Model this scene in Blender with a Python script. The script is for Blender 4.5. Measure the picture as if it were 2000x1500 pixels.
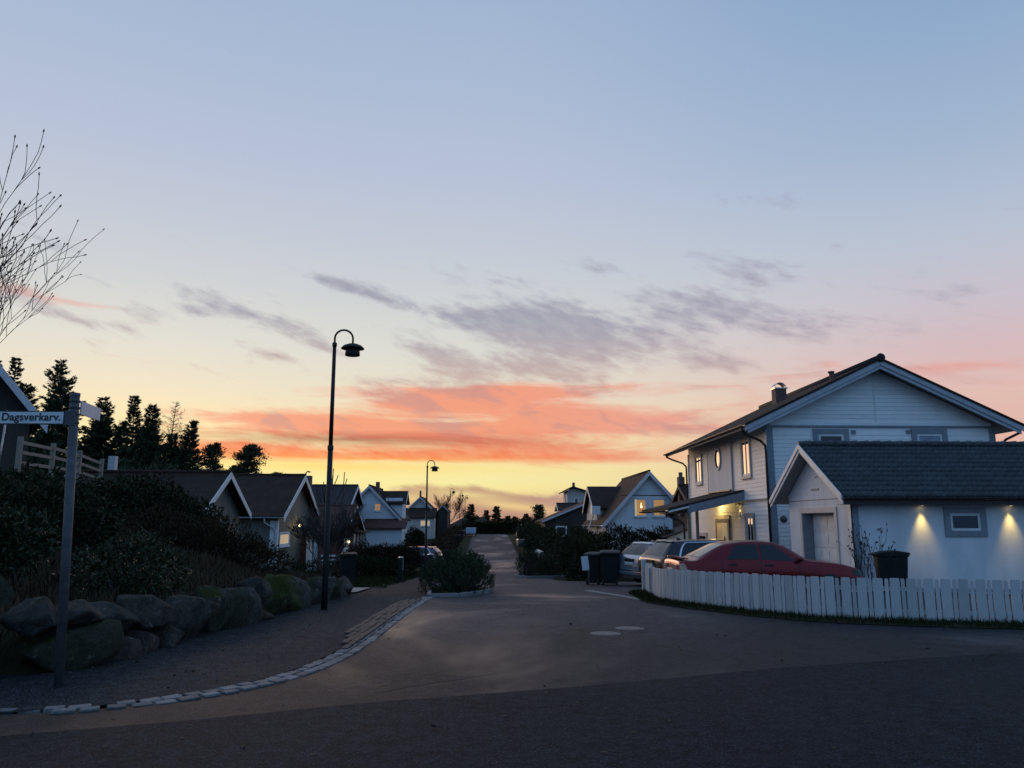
import bpy, bmesh, math, random
import numpy as np
from mathutils import Vector, Matrix, noise as mnoise

for o in list(bpy.data.objects):
    bpy.data.objects.remove(o)
scene = bpy.context.scene
COL = scene.collection
rad = math.radians

# ------------------------------------------------------------------ camera
cam_d = bpy.data.cameras.new('camera')
cam = bpy.data.objects.new('camera', cam_d)
COL.objects.link(cam)
cam.location = (0, 0, 1.6)
cam.rotation_euler = (rad(90 + 9.95), 0, rad(-1.86))
cam_d.sensor_width = 36
cam_d.lens = 27.72
cam_d.clip_start = 0.05
cam_d.clip_end = 4000
scene.camera = cam
scene.render.resolution_x = 1024
scene.render.resolution_y = 768

# ------------------------------------------------------------------ exposure
scene.view_settings.view_transform = 'Standard'
scene.view_settings.look = 'None'
scene.view_settings.exposure = 0.0
scene.view_settings.gamma = 1.0
scene.view_settings.use_curve_mapping = False

def s2l(c):
    return tuple(((v / 255) / 12.92) if v / 255 <= 0.04045 else (((v / 255) + 0.055) / 1.055) ** 2.4 for v in c)

SUN_AZ = -24.0      # degrees from the road's direction, negative = left
SUN_EL = 4.0

# ------------------------------------------------------------------ small node language
class NT:
    def __init__(s, tree):
        s.t = tree; s.n = tree.nodes; s.l = tree.links
    def new(s, typ, **kw):
        n = s.n.new(typ)
        for k, v in kw.items(): setattr(n, k, v)
        return n
    def put(s, sock, v):
        if isinstance(v, V): s.l.new(v.s, sock)
        elif isinstance(v, bpy.types.NodeSocket): s.l.new(v, sock)
        elif v is not None:
            if isinstance(v, (tuple, list)) and len(v) == 3 and sock.type == 'RGBA': v = (*v, 1)
            sock.default_value = v
    def m(s, op, *a, clamp=False):
        n = s.new('ShaderNodeMath', operation=op, use_clamp=clamp)
        for i, v in enumerate(a): s.put(n.inputs[i], v)
        return V(s, n.outputs[0])
    def sm(s, x, a, b):
        n = s.new('ShaderNodeMapRange', interpolation_type='SMOOTHSTEP', clamp=True)
        s.put(n.inputs[0], x); s.put(n.inputs[1], a); s.put(n.inputs[2], b)
        return V(s, n.outputs[0])
    def mix(s, f, a, b, mode='MIX'):
        n = s.new('ShaderNodeMix', data_type='RGBA', blend_type=mode)
        s.put(n.inputs[0], f); s.put(n.inputs[6], a); s.put(n.inputs[7], b)
        return V(s, n.outputs[2])
    def vec(s, x, y, z):
        n = s.new('ShaderNodeCombineXYZ')
        s.put(n.inputs[0], x); s.put(n.inputs[1], y); s.put(n.inputs[2], z)
        return V(s, n.outputs[0])
    def noise(s, vec, scale=1, detail=4, rough=.55, dist=0, dim='3D'):
        n = s.new('ShaderNodeTexNoise', noise_dimensions=dim)
        s.put(n.inputs['Vector'], vec)
        n.inputs['Scale'].default_value = scale; n.inputs['Detail'].default_value = detail
        n.inputs['Roughness'].default_value = rough; n.inputs['Distortion'].default_value = dist
        return V(s, n.outputs[0])
    def ramp(s, f, stops, interp='LINEAR'):
        n = s.new('ShaderNodeValToRGB')
        cr = n.color_ramp; cr.interpolation = interp
        while len(cr.elements) < len(stops): cr.elements.new(.5)
        for e, (p, c) in zip(cr.elements, stops):
            e.position = p
            e.color = (*c, 1) if isinstance(c, (tuple, list)) else (c, c, c, 1)
        s.put(n.inputs[0], f)
        return V(s, n.outputs[0])
class V:
    def __init__(s, nt, sock): s.nt = nt; s.s = sock
    def __add__(s, o): return s.nt.m('ADD', s, o)
    __radd__ = __add__
    def __mul__(s, o): return s.nt.m('MULTIPLY', s, o)
    __rmul__ = __mul__
    def __sub__(s, o): return s.nt.m('SUBTRACT', s, o)
    def __rsub__(s, o): return s.nt.m('SUBTRACT', o, s)
    def __truediv__(s, o): return s.nt.m('DIVIDE', s, o)

# ------------------------------------------------------------------ sky
world = bpy.data.worlds.new('World')
scene.world = world
world.use_nodes = True
wt = world.node_tree
wt.nodes.clear()
N = NT(wt)
tc = N.new('ShaderNodeTexCoord')
sep = N.new('ShaderNodeSeparateXYZ')
wt.links.new(tc.outputs['Generated'], sep.inputs[0])
dx, dy, dz = (V(N, sep.outputs[i]) for i in range(3))
el = N.m('ARCSINE', dz, clamp=False) * (180 / math.pi)
az = N.m('ARCTAN2', dx, dy) * (180 / math.pi)
elf = N.m('MAXIMUM', el, 0.0) / 90.0
def stops(lst): return [(e / 90, s2l(c)) for e, c in lst]
sunside = N.ramp(elf, stops([(0, (236, 186, 128)), (2.6, (250, 238, 164)), (4.4, (250, 243, 186)), (6.5, (250, 230, 180)), (9, (238, 227, 202)),
    (12, (225, 224, 215)), (16, (210, 214, 217)), (20, (199, 206, 219)), (25, (187, 198, 221)), (30, (176, 192, 218)),
    (37, (163, 184, 214)), (60, (126, 158, 202)), (90, (112, 148, 200))]))
offside = N.ramp(elf, stops([(0, (216, 160, 148)), (4, (232, 180, 164)), (8, (230, 192, 182)), (11, (218, 190, 194)), (14, (206, 197, 208)),
    (18, (190, 199, 216)), (24, (166, 186, 213)), (31, (146, 174, 208)), (37, (134, 165, 203)), (60, (120, 154, 202)), (90, (112, 148, 200))]))
backside = N.ramp(elf, stops([(0, (108, 150, 202)), (6, (124, 170, 222)), (14, (130, 178, 230)), (30, (126, 174, 228)), (60, (118, 158, 212)), (90, (112, 148, 200))]))
da = N.m('ABSOLUTE', N.m('WRAP', az - (-16.0), 180.0, -180.0))
w_off = N.sm(da, 14.0, 52.0)
w_back = N.sm(da, 55.0, 125.0)
sky = N.mix(w_back, N.mix(w_off, sunside, offside), backside)

AE = N.vec(az, el, 0.0)
def blob(a0, e0, sa, se, tilt=0.0, amp=1.0):
    """soft elliptical patch of cloud cover centred on azimuth a0, elevation e0 (degrees); tilt > 0 dips to the right"""
    mp = N.new('ShaderNodeMapping', vector_type='TEXTURE')
    mp.inputs['Location'].default_value = (a0, e0, 0); mp.inputs['Rotation'].default_value = (0, 0, -math.atan(tilt)); mp.inputs['Scale'].default_value = (sa * 2, se * 2, 1)
    N.put(mp.inputs['Vector'], AE)
    g = N.new('ShaderNodeTexGradient', gradient_type='QUADRATIC_SPHERE')
    wt.links.new(mp.outputs[0], g.inputs[0])
    return (V(N, g.outputs[1]), amp)
def addall(lst):
    r = lst[0][0] * lst[0][1]
    for q, a in lst[1:]: r = N.m('MULTIPLY_ADD', q, a, r)
    return r
nA = N.noise(N.vec(az * 0.14, (el + az * 0.23) * 0.47, 0.0), 1.0, 5, .58, .25, '2D')
nF = N.noise(N.vec(az * 0.55, (el + az * 0.26) * 1.5, 0.0), 1.0, 3, .6, .2, '2D')
nB = N.noise(N.vec(az * 0.085 + 7.3, (el + az * 0.02) * 0.75, 0.0), 1.0, 5, .6, .5, '2D')
field = nA * .66 + nF * .34

# mid-level grey-mauve cloudlets, their long axes dipping to the right
cover = addall([
    blob(3.2, 14.6, 8.0, 2.0, .20, 1.25), blob(6.5, 12.8, 6.0, 2.1, .16, 1.25), blob(-3.5, 15.0, 6.0, .9, .2, .9), blob(13.5, 14.9, 5.5, 1.7, .22, 1.1), blob(19, 14.6, 7.5, 1.5, .24, .85),
    blob(19.5, 17.4, 5.0, 1.4, .25, .85), blob(17.3, 11.0, 3.2, .8, .16, 1.3), blob(-4.2, 12.2, 2.6, .9, .28, 1.15), blob(.5, 11.2, 3.6, 1.0, .28, .9), blob(11.8, 11.6, 4.0, .9, .2, .75),
    blob(-18.2, 14.6, 4.6, .8, .30, 1.2), blob(-10.7, 16.7, 3.0, .55, .24, 1.7), blob(-11.8, 12.2, 3.0, .6, .28, 1.25), blob(-13.8, 13.6, 2.2, .6, .2, .7),
    blob(-24.2, 13.6, 2.4, .6, .22, 1.0), blob(-24.8, 12.6, 2.0, .5, .2, .9), blob(-6.6, 10.0, 5.0, .9, .05, .9), blob(25.3, 18.4, 2.4, .8, .1, 1.1), blob(8.5, 18.4, 3.2, .8, .2, .9), blob(-20.5, 14.0, 3, .6, .2, .7),
    blob(-28.5, 12.9, 5.0, .7, .26, 1.15), blob(-29.5, 17.0, 4, .8, .2, .7), blob(21.0, 22.0, 4.5, 1.2, .05, .6), blob(28, 12.8, 8, 2.2, .05, .5), blob(2, 17.5, 3.0, .6, .1, .6), blob(-2, 10.6, 4.5, .8, .15, .9), blob(6, 10.6, 5, .7, .15, .8), blob(-15, 11.5, 4, .6, .25, .7)])
lowsky = 1.0 - N.sm(el, 17.5, 23.0)
dens = N.sm(N.m('MULTIPLY_ADD', cover, .34, field - .10 + lowsky * .10), .58, .94)
dens = N.m('MULTIPLY', dens, .62 + nF * .55, clamp=True)
cloud_c = N.mix(N.sm(el, 9.0, 15.0), s2l((200, 168, 162)), s2l((152, 152, 172)))
cloud_c = N.mix(w_off * .5, cloud_c, s2l((180, 168, 186)))
sky = N.mix(dens * .84, sky, cloud_c)

# pink and salmon streaks a little lower
pcover = addall([blob(-1.0, 9.0, 10, 1.0, -.06, 1.35), blob(4.0, 7.9, 11.0, 1.6, .03, 1.0), blob(-12, 7.0, 10.0, .8, .0, 1.2), blob(-6, 6.6, 14, 1.0, .0, .9),
                 blob(13, 6.7, 9.0, .9, .05, 1.15), blob(31, 9.8, 12, 2.0, .0, .7), blob(-29.5, 13.9, 6.0, .55, .05, 1.2), blob(9, 4.6, 9, .7, .0, .9), blob(16, 9.4, 9, .6, 0, .35)])
pd = N.sm(N.m('MULTIPLY_ADD', pcover, .44, nB * .85 + nF * .15 - .12 + (1.0 - N.sm(el, 10.0, 13.0)) * .12), .58, .98)
pcol = N.mix(N.sm(N.m('ABSOLUTE', az + 5.0), 4.0, 30.0), s2l((247, 150, 118)), s2l((232, 168, 160)))
pcol = N.mix(N.sm(nA, .47, .62) * .6, pcol, s2l((192, 138, 138)))
sky = N.mix(pd * .9, sky, pcol)

# the burning band above the clear gap, ragged on top and flat below
edge_lo = N.m('MULTIPLY_ADD', nB, 0.9, 3.78)
edge_hi = N.m('MULTIPLY_ADD', nB, 3.4, 4.0)
band = N.sm(el, edge_lo - .22, edge_lo + .3) * (1.0 - N.sm(el, edge_hi - .5, edge_hi + .7))
band = band * (1.0 - w_off * .95) * N.sm(az, -25.0, -19.5) * (1.0 - N.sm(az, 7.0, 20.0) * .65)
bcol = N.mix(N.sm(el, 4.3, 6.2), s2l((251, 124, 76)), s2l((228, 118, 96)))
bcol = N.mix(N.sm(az, -2.0, 16.0), bcol, s2l((240, 148, 120)))
sky = N.mix(band * (.62 + nF * .5), sky, bcol)
smoke, _ = blob(-10.5, 5.8, 11.0, .4, .0)
sky = N.mix(smoke * .8, sky, s2l((160, 98, 82)))
glow, _ = blob(-11, 3.9, 18.0, .6, .0)
sky = N.mix(glow * .6, sky, s2l((255, 204, 70)))

# low mauve bank along the horizon with torn, backlit edges
top = N.m('MULTIPLY_ADD', nA, 2.4, .45) + N.sm(az, -16.0, -3.0) * .7 - N.sm(az, 4.0, 14.0) * .4
low = (1.0 - N.sm(el, top - .3, top + .3)) * N.sm(az, -15.0, -6.0)
gap = addall([blob(2.2, 1.1, 4.0, .35, .12, 1.3), blob(-6.0, 1.7, 2.4, .45, .05, 1.0), blob(-1.5, 2.0, 3, .3, .08, .9)])
lcol = N.mix(N.sm(az, -8.0, 24.0), s2l((180, 138, 120)), s2l((196, 156, 156)))
low = low * (1.0 - w_back) * (1.0 - N.m('MINIMUM', gap, 1.0) * .85)
sky = N.mix(low * .92, sky, lcol)
# below the horizon: dark land
sky = N.mix(N.sm(el, -1.2, -.05), (.03, .032, .036), sky)

nish = N.new('ShaderNodeTexSky', sky_type='NISHITA')
nish.sun_disc = False
nish.sun_elevation = rad(SUN_EL)
nish.sun_rotation = rad(SUN_AZ)
nish.altitude = 50; nish.dust_density = 1.6; nish.ozone_density = 1.4
bg1 = N.new('ShaderNodeBackground'); N.put(bg1.inputs[0], sky); bg1.inputs[1].default_value = 0.94
bg2 = N.new('ShaderNodeBackground'); N.put(bg2.inputs[0], nish.outputs[0]); bg2.inputs[1].default_value = 0.004
addsh = N.new('ShaderNodeAddShader')
wt.links.new(bg1.outputs[0], addsh.inputs[0]); wt.links.new(bg2.outputs[0], addsh.inputs[1])
world.cycles.sampling_method = 'MANUAL'; world.cycles.sample_map_resolution = 512
wout = N.new('ShaderNodeOutputWorld')
wt.links.new(addsh.outputs[0], wout.inputs[0])

# ------------------------------------------------------------------ sun, almost set behind the cloud
sun_d = bpy.data.lights.new('sun', 'SUN')
sun_d.energy = 1.2
sun_d.angle = rad(36)
sun_d.color = (1.0, .66, .42)
sun = bpy.data.objects.new('sun', sun_d)
COL.objects.link(sun)
_a, _e = rad(SUN_AZ), rad(SUN_EL)
sdir = Vector((math.sin(_a) * math.cos(_e), math.cos(_a) * math.cos(_e), math.sin(_e)))
sun.rotation_euler = sdir.to_track_quat('Z', 'Y').to_euler()
sun.location = sdir * 60

# ------------------------------------------------------------------ helpers
random.seed(7)
RNG = np.random.default_rng(11)
MATS = {}

def mat(name, c1, c2=None, scale=3.0, rough=.7, bump=0.0, bscale=20.0, metal=0.0, spec=.5, coat=0.0, detail=5,
        stretch=(1, 1, 1), rvar=0.0, emit=None, estr=0.0, c3=None, thr=(.35, .65), per_object=0.0, bdist=.02):
    if name in MATS: return MATS[name]
    m = bpy.data.materials.new(name); m.use_nodes = True
    t = m.node_tree; P = t.nodes['Principled BSDF']; n = NT(t)
    tcn = n.new('ShaderNodeTexCoord'); mp = n.new('ShaderNodeMapping'); mp.inputs['Scale'].default_value = stretch
    t.links.new(tcn.outputs['Object'], mp.inputs[0]); co = mp.outputs[0]
    col = None
    if c2 is not None:
        f = n.noise(co, scale, detail, .6)
        col = n.mix(n.sm(f, thr[0], thr[1]), c1, c2)
        if c3 is not None:
            col = n.mix(n.sm(n.noise(co, scale * 3.7, 4, .6), .5, .72), col, c3)
    if per_object:
        oi = n.new('ShaderNodeObjectInfo')
        k = V(n, oi.outputs['Random']) * (2 * per_object) + (1 - per_object)
        col = n.mix(1.0, col if col is not None else c1, n.vec(k, k, k), 'MULTIPLY')
    n.put(P.inputs['Base Color'], col if col is not None else c1)
    if rvar:
        n.put(P.inputs['Roughness'], n.noise(co, scale * .7, 4, .6) * (2 * rvar) + (rough - rvar))
    else: P.inputs['Roughness'].default_value = rough
    P.inputs['Metallic'].default_value = metal
    P.inputs['Specular IOR Level'].default_value = spec
    P.inputs['Coat Weight'].default_value = coat
    P.inputs['Coat Roughness'].default_value = .04
    if bump:
        b = n.new('ShaderNodeBump'); b.inputs['Strength'].default_value = bump; b.inputs['Distance'].default_value = bdist
        n.put(b.inputs['Height'], n.noise(co, bscale, 5, .65)); t.links.new(b.outputs[0], P.inputs['Normal'])
    if emit:
        n.put(P.inputs['Emission Color'], emit); P.inputs['Emission Strength'].default_value = estr
    MATS[name] = m
    return m

def root_loc(o):
    v = Vector((0, 0, 0))
    while o is not None:
        v += o.location; o = o.parent
    return v

class MB:
    """collects faces; build() links them as one mesh object"""
    def __init__(s): s.v = []; s.f = []; s.mi = []
    def add(s, verts, faces, mi=0):
        b = len(s.v); s.v.extend([tuple(q) for q in verts])
        for f in faces: s.f.append(tuple(b + i for i in f)); s.mi.append(mi)
        return s
    def box(s, x0, x1, y0, y1, z0, z1, mi=0):
        return s.add([(x0, y0, z0), (x1, y0, z0), (x1, y1, z0), (x0, y1, z0), (x0, y0, z1), (x1, y0, z1), (x1, y1, z1), (x0, y1, z1)],
                     [(0, 3, 2, 1), (4, 5, 6, 7), (0, 1, 5, 4), (1, 2, 6, 5), (2, 3, 7, 6), (3, 0, 4, 7)], mi)
    def quad(s, a, b, c, d, mi=0): return s.add([a, b, c, d], [(0, 1, 2, 3)], mi)
    def prism(s, poly, axis, a0, a1, mi=0):
        """poly of 2-D points extruded along axis: 'x' -> (y,z), 'y' -> (x,z), 'z' -> (x,y)"""
        n = len(poly)
        def p(q, a): return {'x': (a, q[0], q[1]), 'y': (q[0], a, q[1]), 'z': (q[0], q[1], a)}[axis]
        vs = [p(q, a0) for q in poly] + [p(q, a1) for q in poly]
        return s.add(vs, [tuple(range(n - 1, -1, -1)), tuple(range(n, 2 * n))] + [(i, (i + 1) % n, n + (i + 1) % n, n + i) for i in range(n)], mi)
    def slab(s, a, b, c, d, t, mi=0):
        """quad a,b,c,d thickened by t downward along its normal"""
        a, b, c, d = (Vector(q) for q in (a, b, c, d))
        nn = (b - a).cross(d - a).normalized() * t
        return s.add([a, b, c, d, a - nn, b - nn, c - nn, d - nn], [(0, 1, 2, 3), (7, 6, 5, 4), (0, 4, 5, 1), (1, 5, 6, 2), (2, 6, 7, 3), (3, 7, 4, 0)], mi)
    def bar(s, a, b, w, h, up=(0, 0, 1), mi=0):
        a, b = Vector(a), Vector(b); d = (b - a).normalized(); up = Vector(up)
        if abs(d.dot(up)) > .98: up = Vector((0, 1, 0))
        x = d.cross(up).normalized() * (w / 2); y = x.cross(d).normalized() * (h / 2)
        vs = [a - x - y, a + x - y, a + x + y, a - x + y, b - x - y, b + x - y, b + x + y, b - x + y]
        return s.add(vs, [(0, 3, 2, 1), (4, 5, 6, 7), (0, 1, 5, 4), (1, 2, 6, 5), (2, 3, 7, 6), (3, 0, 4, 7)], mi)
    def tube(s, path, r, n=8, mi=0, cap=True):
        path = [Vector(q) for q in path]; k = len(path)
        rs = r if isinstance(r, (list, tuple)) else [r] * k
        base = len(s.v); prev = None
        for i, q in enumerate(path):
            d = (path[min(i + 1, k - 1)] - path[max(i - 1, 0)])
            d = d.normalized() if d.length > 1e-9 else Vector((0, 0, 1))
            if prev is None: x = d.orthogonal().normalized()
            else:
                x = prev - d * prev.dot(d)
                x = x.normalized() if x.length > 1e-6 else d.orthogonal().normalized()
            prev = x; y = d.cross(x)
            for j in range(n):
                a = 2 * math.pi * j / n
                s.v.append(tuple(q + (x * math.cos(a) + y * math.sin(a)) * rs[i]))
        for i in range(k - 1):
            for j in range(n):
                s.f.append((base + i * n + j, base + i * n + (j + 1) % n, base + (i + 1) * n + (j + 1) % n, base + (i + 1) * n + j)); s.mi.append(mi)
        if cap:
            s.f.append(tuple(base + j for j in range(n - 1, -1, -1))); s.mi.append(mi)
            s.f.append(tuple(base + (k - 1) * n + j for j in range(n))); s.mi.append(mi)
        return s
    def lathe(s, prof, c=(0, 0, 0), n=24, mi=0, axis='z'):
        base = len(s.v)
        for r, z in prof:
            for j in range(n):
                a = 2 * math.pi * j / n
                p = (r * math.cos(a), r * math.sin(a), z)
                if axis == 'y': p = (p[0], p[2], p[1])
                if axis == 'x': p = (p[2], p[0], p[1])
                s.v.append((c[0] + p[0], c[1] + p[1], c[2] + p[2]))
        for i in range(len(prof) - 1):
            for j in range(n):
                s.f.append((base + i * n + j, base + i * n + (j + 1) % n, base + (i + 1) * n + (j + 1) % n, base + (i + 1) * n + j)); s.mi.append(mi)
        return s
    def build(s, name, mats, parent=None, smooth=False, local=False, bevel=0.0):
        me = bpy.data.meshes.new(name)
        vs = s.v
        if parent is not None and not local:
            L = root_loc(parent); vs = [(a - L.x, b - L.y, c - L.z) for a, b, c in s.v]
        me.from_pydata(vs, [], s.f)
        for m in (mats if isinstance(mats, (list, tuple)) else [mats]): me.materials.append(m)
        if any(s.mi): me.polygons.foreach_set('material_index', s.mi)
        if smooth: me.polygons.foreach_set('use_smooth', [True] * len(s.f))
        me.update()
        o = bpy.data.objects.new(name, me); COL.objects.link(o)
        if parent is not None: o.parent = parent
        if bevel:
            md = o.modifiers.new('bevel', 'BEVEL'); md.width = bevel; md.segments = 2; md.limit_method = 'ANGLE'
        return o

def box(name, m, parent, *a, bevel=0.0, local=False):
    return MB().box(*a).build(name, m, parent, bevel=bevel, local=local)

def np_mesh(name, verts, faces, m, parent=None, smooth=False):
    """verts (n,3) array, faces (k,4) or (k,3) array of indices"""
    verts = np.asarray(verts, dtype=np.float32)
    if parent is not None: verts = verts - np.array(root_loc(parent), dtype=np.float32)
    faces = np.asarray(faces, dtype=np.int32); k, c = faces.shape
    me = bpy.data.meshes.new(name)
    me.vertices.add(len(verts)); me.vertices.foreach_set('co', verts.ravel())
    me.loops.add(k * c); me.loops.foreach_set('vertex_index', faces.ravel())
    me.polygons.add(k); me.polygons.foreach_set('loop_start', np.arange(0, k * c, c, dtype=np.int32))
    me.polygons.foreach_set('loop_total', np.full(k, c, dtype=np.int32))
    if smooth: me.polygons.foreach_set('use_smooth', np.ones(k, dtype=bool))
    me.materials.append(m); me.update(calc_edges=True); me.validate()
    o = bpy.data.objects.new(name, me); COL.objects.link(o)
    if parent is not None: o.parent = parent
    return o

def tag(o, label=None, cat=None, group=None, kind=None):
    if label: o['label'] = label
    if cat: o['category'] = cat
    if group: o['group'] = group
    if kind: o['kind'] = kind
    return o
def thing(name, label, cat, loc=(0, 0, 0), group=None, rotz=0.0):
    o = bpy.data.objects.new(name, None); COL.objects.link(o)
    o.location = loc; o.rotation_euler = (0, 0, rotz); o.empty_display_size = .3
    return tag(o, label, cat, group)
def copy_tree(o, parent=None):
    c = o.copy(); COL.objects.link(c)
    if parent is not None: c.parent = parent
    for ch in list(o.children): copy_tree(ch, c)
    return c
def inst(name, me, parent, loc, rz=0.0, sc=(1, 1, 1), rot=None):
    o = bpy.data.objects.new(name, me); COL.objects.link(o)
    o.parent = parent
    L = root_loc(parent) if parent is not None else Vector((0, 0, 0))
    o.location = (loc[0] - L.x, loc[1] - L.y, loc[2] - L.z)
    o.rotation_euler = rot if rot else (0, 0, rz); o.scale = sc
    return o

# ------------------------------------------------------------------ terrain heights
KN = [(-80, 0), (4, 0), (9, -.03), (16.6, -.18), (21, -.3), (28, -.55), (36, -.9), (44, -1.2), (54, -1.42), (62, -1.42), (74, -1.1),
      (88, -.65), (100, -.25), (108, -.08), (118, -.06), (140, -.15), (400, -.5), (3000, -6)]
KX = np.array([k[0] for k in KN], float); KZ = np.array([k[1] for k in KN], float)
def hy(y): return float(np.interp(y, KX, KZ))
def sst(a, b, x):
    t = min(1, max(0, (x - a) / (b - a))); return t * t * (3 - 2 * t)
def wall_x(y): return float(np.interp(y, [8.4, 9.6, 11, 12.7, 15.5, 22.7], [-5.2, -4.5, -4.4, -4.2, -3.95, -3.6]))
def terr(x, y):
    z = hy(y)
    wx = wall_x(y) - .25
    near = sst(8.9, 9.6, y) * (1 - sst(19.5, 26, y))
    if x < wx:
        z += near * (.42 * sst(0, .35, wx - x) + 1.25 * sst(0, 6.0, wx - x))
    z += 3.55 * math.exp(-((x + 17.5) / 5.6) ** 2 - ((y - 28.5) / 8.0) ** 2)
    z += .6 * sst(112, 150, y)
    return z

# ================================================================== ground, road, kerbs
M_soil = mat('soil_and_grass', (.030, .034, .016), (.052, .045, .026), 1.3, .95, .6, 30, spec=.04, c3=(.025, .04, .012), bdist=.05)
def asphalt(name, c, wet=0.0, seed=0.0, rough=.62, spec=.2, dimmed=False):
    m = bpy.data.materials.new(name); m.use_nodes = True
    t = m.node_tree; P = t.nodes['Principled BSDF']; n = NT(t)
    g = n.new('ShaderNodeNewGeometry'); co = g.outputs['Position']
    mp = n.new('ShaderNodeMapping'); mp.inputs['Scale'].default_value = (1, .55, 1); mp.inputs['Location'].default_value = (seed, seed, 0)
    t.links.new(co, mp.inputs[0])
    patches = n.sm(n.noise(mp.outputs[0], .45, 6, .65, .5), .38, .64)
    mott = n.noise(co, 7.0, 8, .72)
    grain = n.noise(co, 55, 3, .75); grit = n.noise(co, 21, 4, .75)
    c0 = n.mix(patches, tuple(q * .62 for q in c), tuple(q * 1.3 for q in c))
    c0 = n.mix(n.sm(mott, .42, .62) * .75, tuple(q * .45 for q in c), n.mix(.6, c0, tuple(q * 1.7 for q in c)))
    c0 = n.mix(n.sm(grain, .54, .66) * .8, c0, tuple(min(1, q * 3.6) for q in c))
    c0 = n.mix((1.0 - n.sm(grit, .34, .46)) * .8, c0, tuple(q * .3 for q in c))
    spk = n.new('ShaderNodeTexVoronoi'); spk.inputs['Scale'].default_value = 24; t.links.new(co, spk.inputs['Vector'])
    c0 = n.mix((1.0 - n.sm(V(n, spk.outputs['Distance']), .10, .20)) * .8, c0, tuple(min(1, q * 5.0) for q in c))
    crack = n.new('ShaderNodeTexVoronoi', feature='DISTANCE_TO_EDGE'); crack.inputs['Scale'].default_value = .35
    wob = n.noise(co, 1.7, 4, .6)
    cv = n.new('ShaderNodeVectorMath', operation='MULTIPLY_ADD'); t.links.new(wob.s, cv.inputs[0]); cv.inputs[1].default_value = (1.4, 1.4, 0)
    t.links.new(co, cv.inputs[2]); t.links.new(cv.outputs[0], crack.inputs['Vector'])
    cr = (1.0 - n.sm(V(n, crack.outputs['Distance']), .004, .014)) * n.sm(n.noise(co, .22, 2), .48, .6)
    c0 = n.mix(cr * .8, c0, tuple(q * .35 for q in c))
    if dimmed:      # weaker sky sheen near the camera, put into the colour as a ragged darkening
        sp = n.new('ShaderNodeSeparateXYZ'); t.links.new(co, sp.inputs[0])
        sheen = n.sm(V(n, sp.outputs[1]) - V(n, sp.outputs[0]) * .22 + n.noise(mp.outputs[0], .5, 6, .65) * 9.0 - 4.5, 9.8, 15.0)
        k_ = sheen * .58 + .42; c0 = n.mix(1.0, c0, n.vec(k_, k_, k_), 'MULTIPLY')
    n.put(P.inputs['Base Color'], c0)
    n.put(P.inputs['Roughness'], n.m('SUBTRACT', rough + .1, n.sm(n.noise(mp.outputs[0], .24, 4, .6, .5), .46, .66) * wet))
    P.inputs['Specular IOR Level'].default_value = spec
    b = n.new('ShaderNodeBump'); b.inputs['Strength'].default_value = .8; b.inputs['Distance'].default_value = .010
    n.put(b.inputs['Height'], grain * .5 + grit * .8 + cr * -1.0); t.links.new(b.outputs[0], P.inputs['Normal'])
    return m
M_road = asphalt('asphalt_old', (.034, .0345, .0425), .36, rough=.64, spec=.15, dimmed=True)
M_road2 = asphalt('asphalt_newer', (.0135, .0165, .0215), .08, 4.0, .75, .09)
M_walk = asphalt('asphalt_gravelly', (.027, .029, .032), .05, 9.0, .8, .08)
M_drive = asphalt('asphalt_drive', (.045, .044, .045), .12, 2.0, .65, .2)

def axis_lines(parts):
    r = []
    for a, b, st in parts:
        k = max(1, int(round((b - a) / st))); r += [a + (b - a) * i / k for i in range(k)]
    return r + [parts[-1][1]]
gx = axis_lines([(-1500, -300, 200), (-300, -60, 24), (-60, -26, 4), (-26, -2, .5), (-2, 14, 1.6), (14, 60, 5), (60, 300, 24), (300, 1500, 200)])
gy = axis_lines([(-60, 4, 8), (4, 8, 1), (8, 40, .5), (40, 120, 2), (120, 200, 8), (200, 600, 40), (600, 3000, 300)])
gx = sorted(set(gx + [-1.7, 2.85])); gy = sorted(set(gy + [k[0] for k in KN if -60 < k[0] < 3000]))
gv = np.empty((len(gy), len(gx), 3), np.float32)
for j, y in enumerate(gy):
    for i, x in enumerate(gx):
        gv[j, i] = (x, y, terr(x, y) - .06 + (.03 * mnoise.noise(Vector((x * .7, y * .7, 0))) if x < -4 else 0))
ni = len(gx)
idx = np.arange(len(gy) * ni).reshape(len(gy), ni)
gf = np.stack([idx[:-1, :-1], idx[:-1, 1:], idx[1:, 1:], idx[1:, :-1]], -1).reshape(-1, 4)
ground = tag(np_mesh('ground', gv.reshape(-1, 3), gf, M_soil, smooth=True), 'dark grassy soil ground under the whole street', None, kind='structure')

KERB = [(-1.40, 20.9), (-1.52, 18.0), (-1.62, 14.4), (-1.68, 11.6), (-1.80, 10.0), (-2.10, 8.75), (-2.72, 7.88), (-3.5, 7.40), (-4.4, 7.22), (-6.0, 7.12), (-14, 7.0)]
def resample(pts, step):
    out = [Vector((*pts[0], 0))]; ang = []
    P = [Vector((*p, 0)) for p in pts]
    # smooth with Catmull-Rom first
    D = []
    for i in range(len(P) - 1):
        p0, p1, p2, p3 = P[max(i - 1, 0)], P[i], P[i + 1], P[min(i + 2, len(P) - 1)]
        for k in range(12):
            t = k / 12
            D.append(.5 * ((2 * p1) + (p2 - p0) * t + (2 * p0 - 5 * p1 + 4 * p2 - p3) * t * t + (3 * p1 - p0 - 3 * p2 + p3) * t ** 3))
    D.append(P[-1])
    acc = 0; out = [(D[0], (D[1] - D[0]).normalized())]
    for a, b in zip(D, D[1:]):
        L = (b - a).length
        while acc + L >= step:
            t = (step - acc) / L; a = a + (b - a) * t; L = (b - a).length; acc = 0
            out.append((a.copy(), (b - a).normalized() if L > 1e-6 else out[-1][1]))
        acc += L
    return out
kerb_line = resample(KERB, .25)
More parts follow.
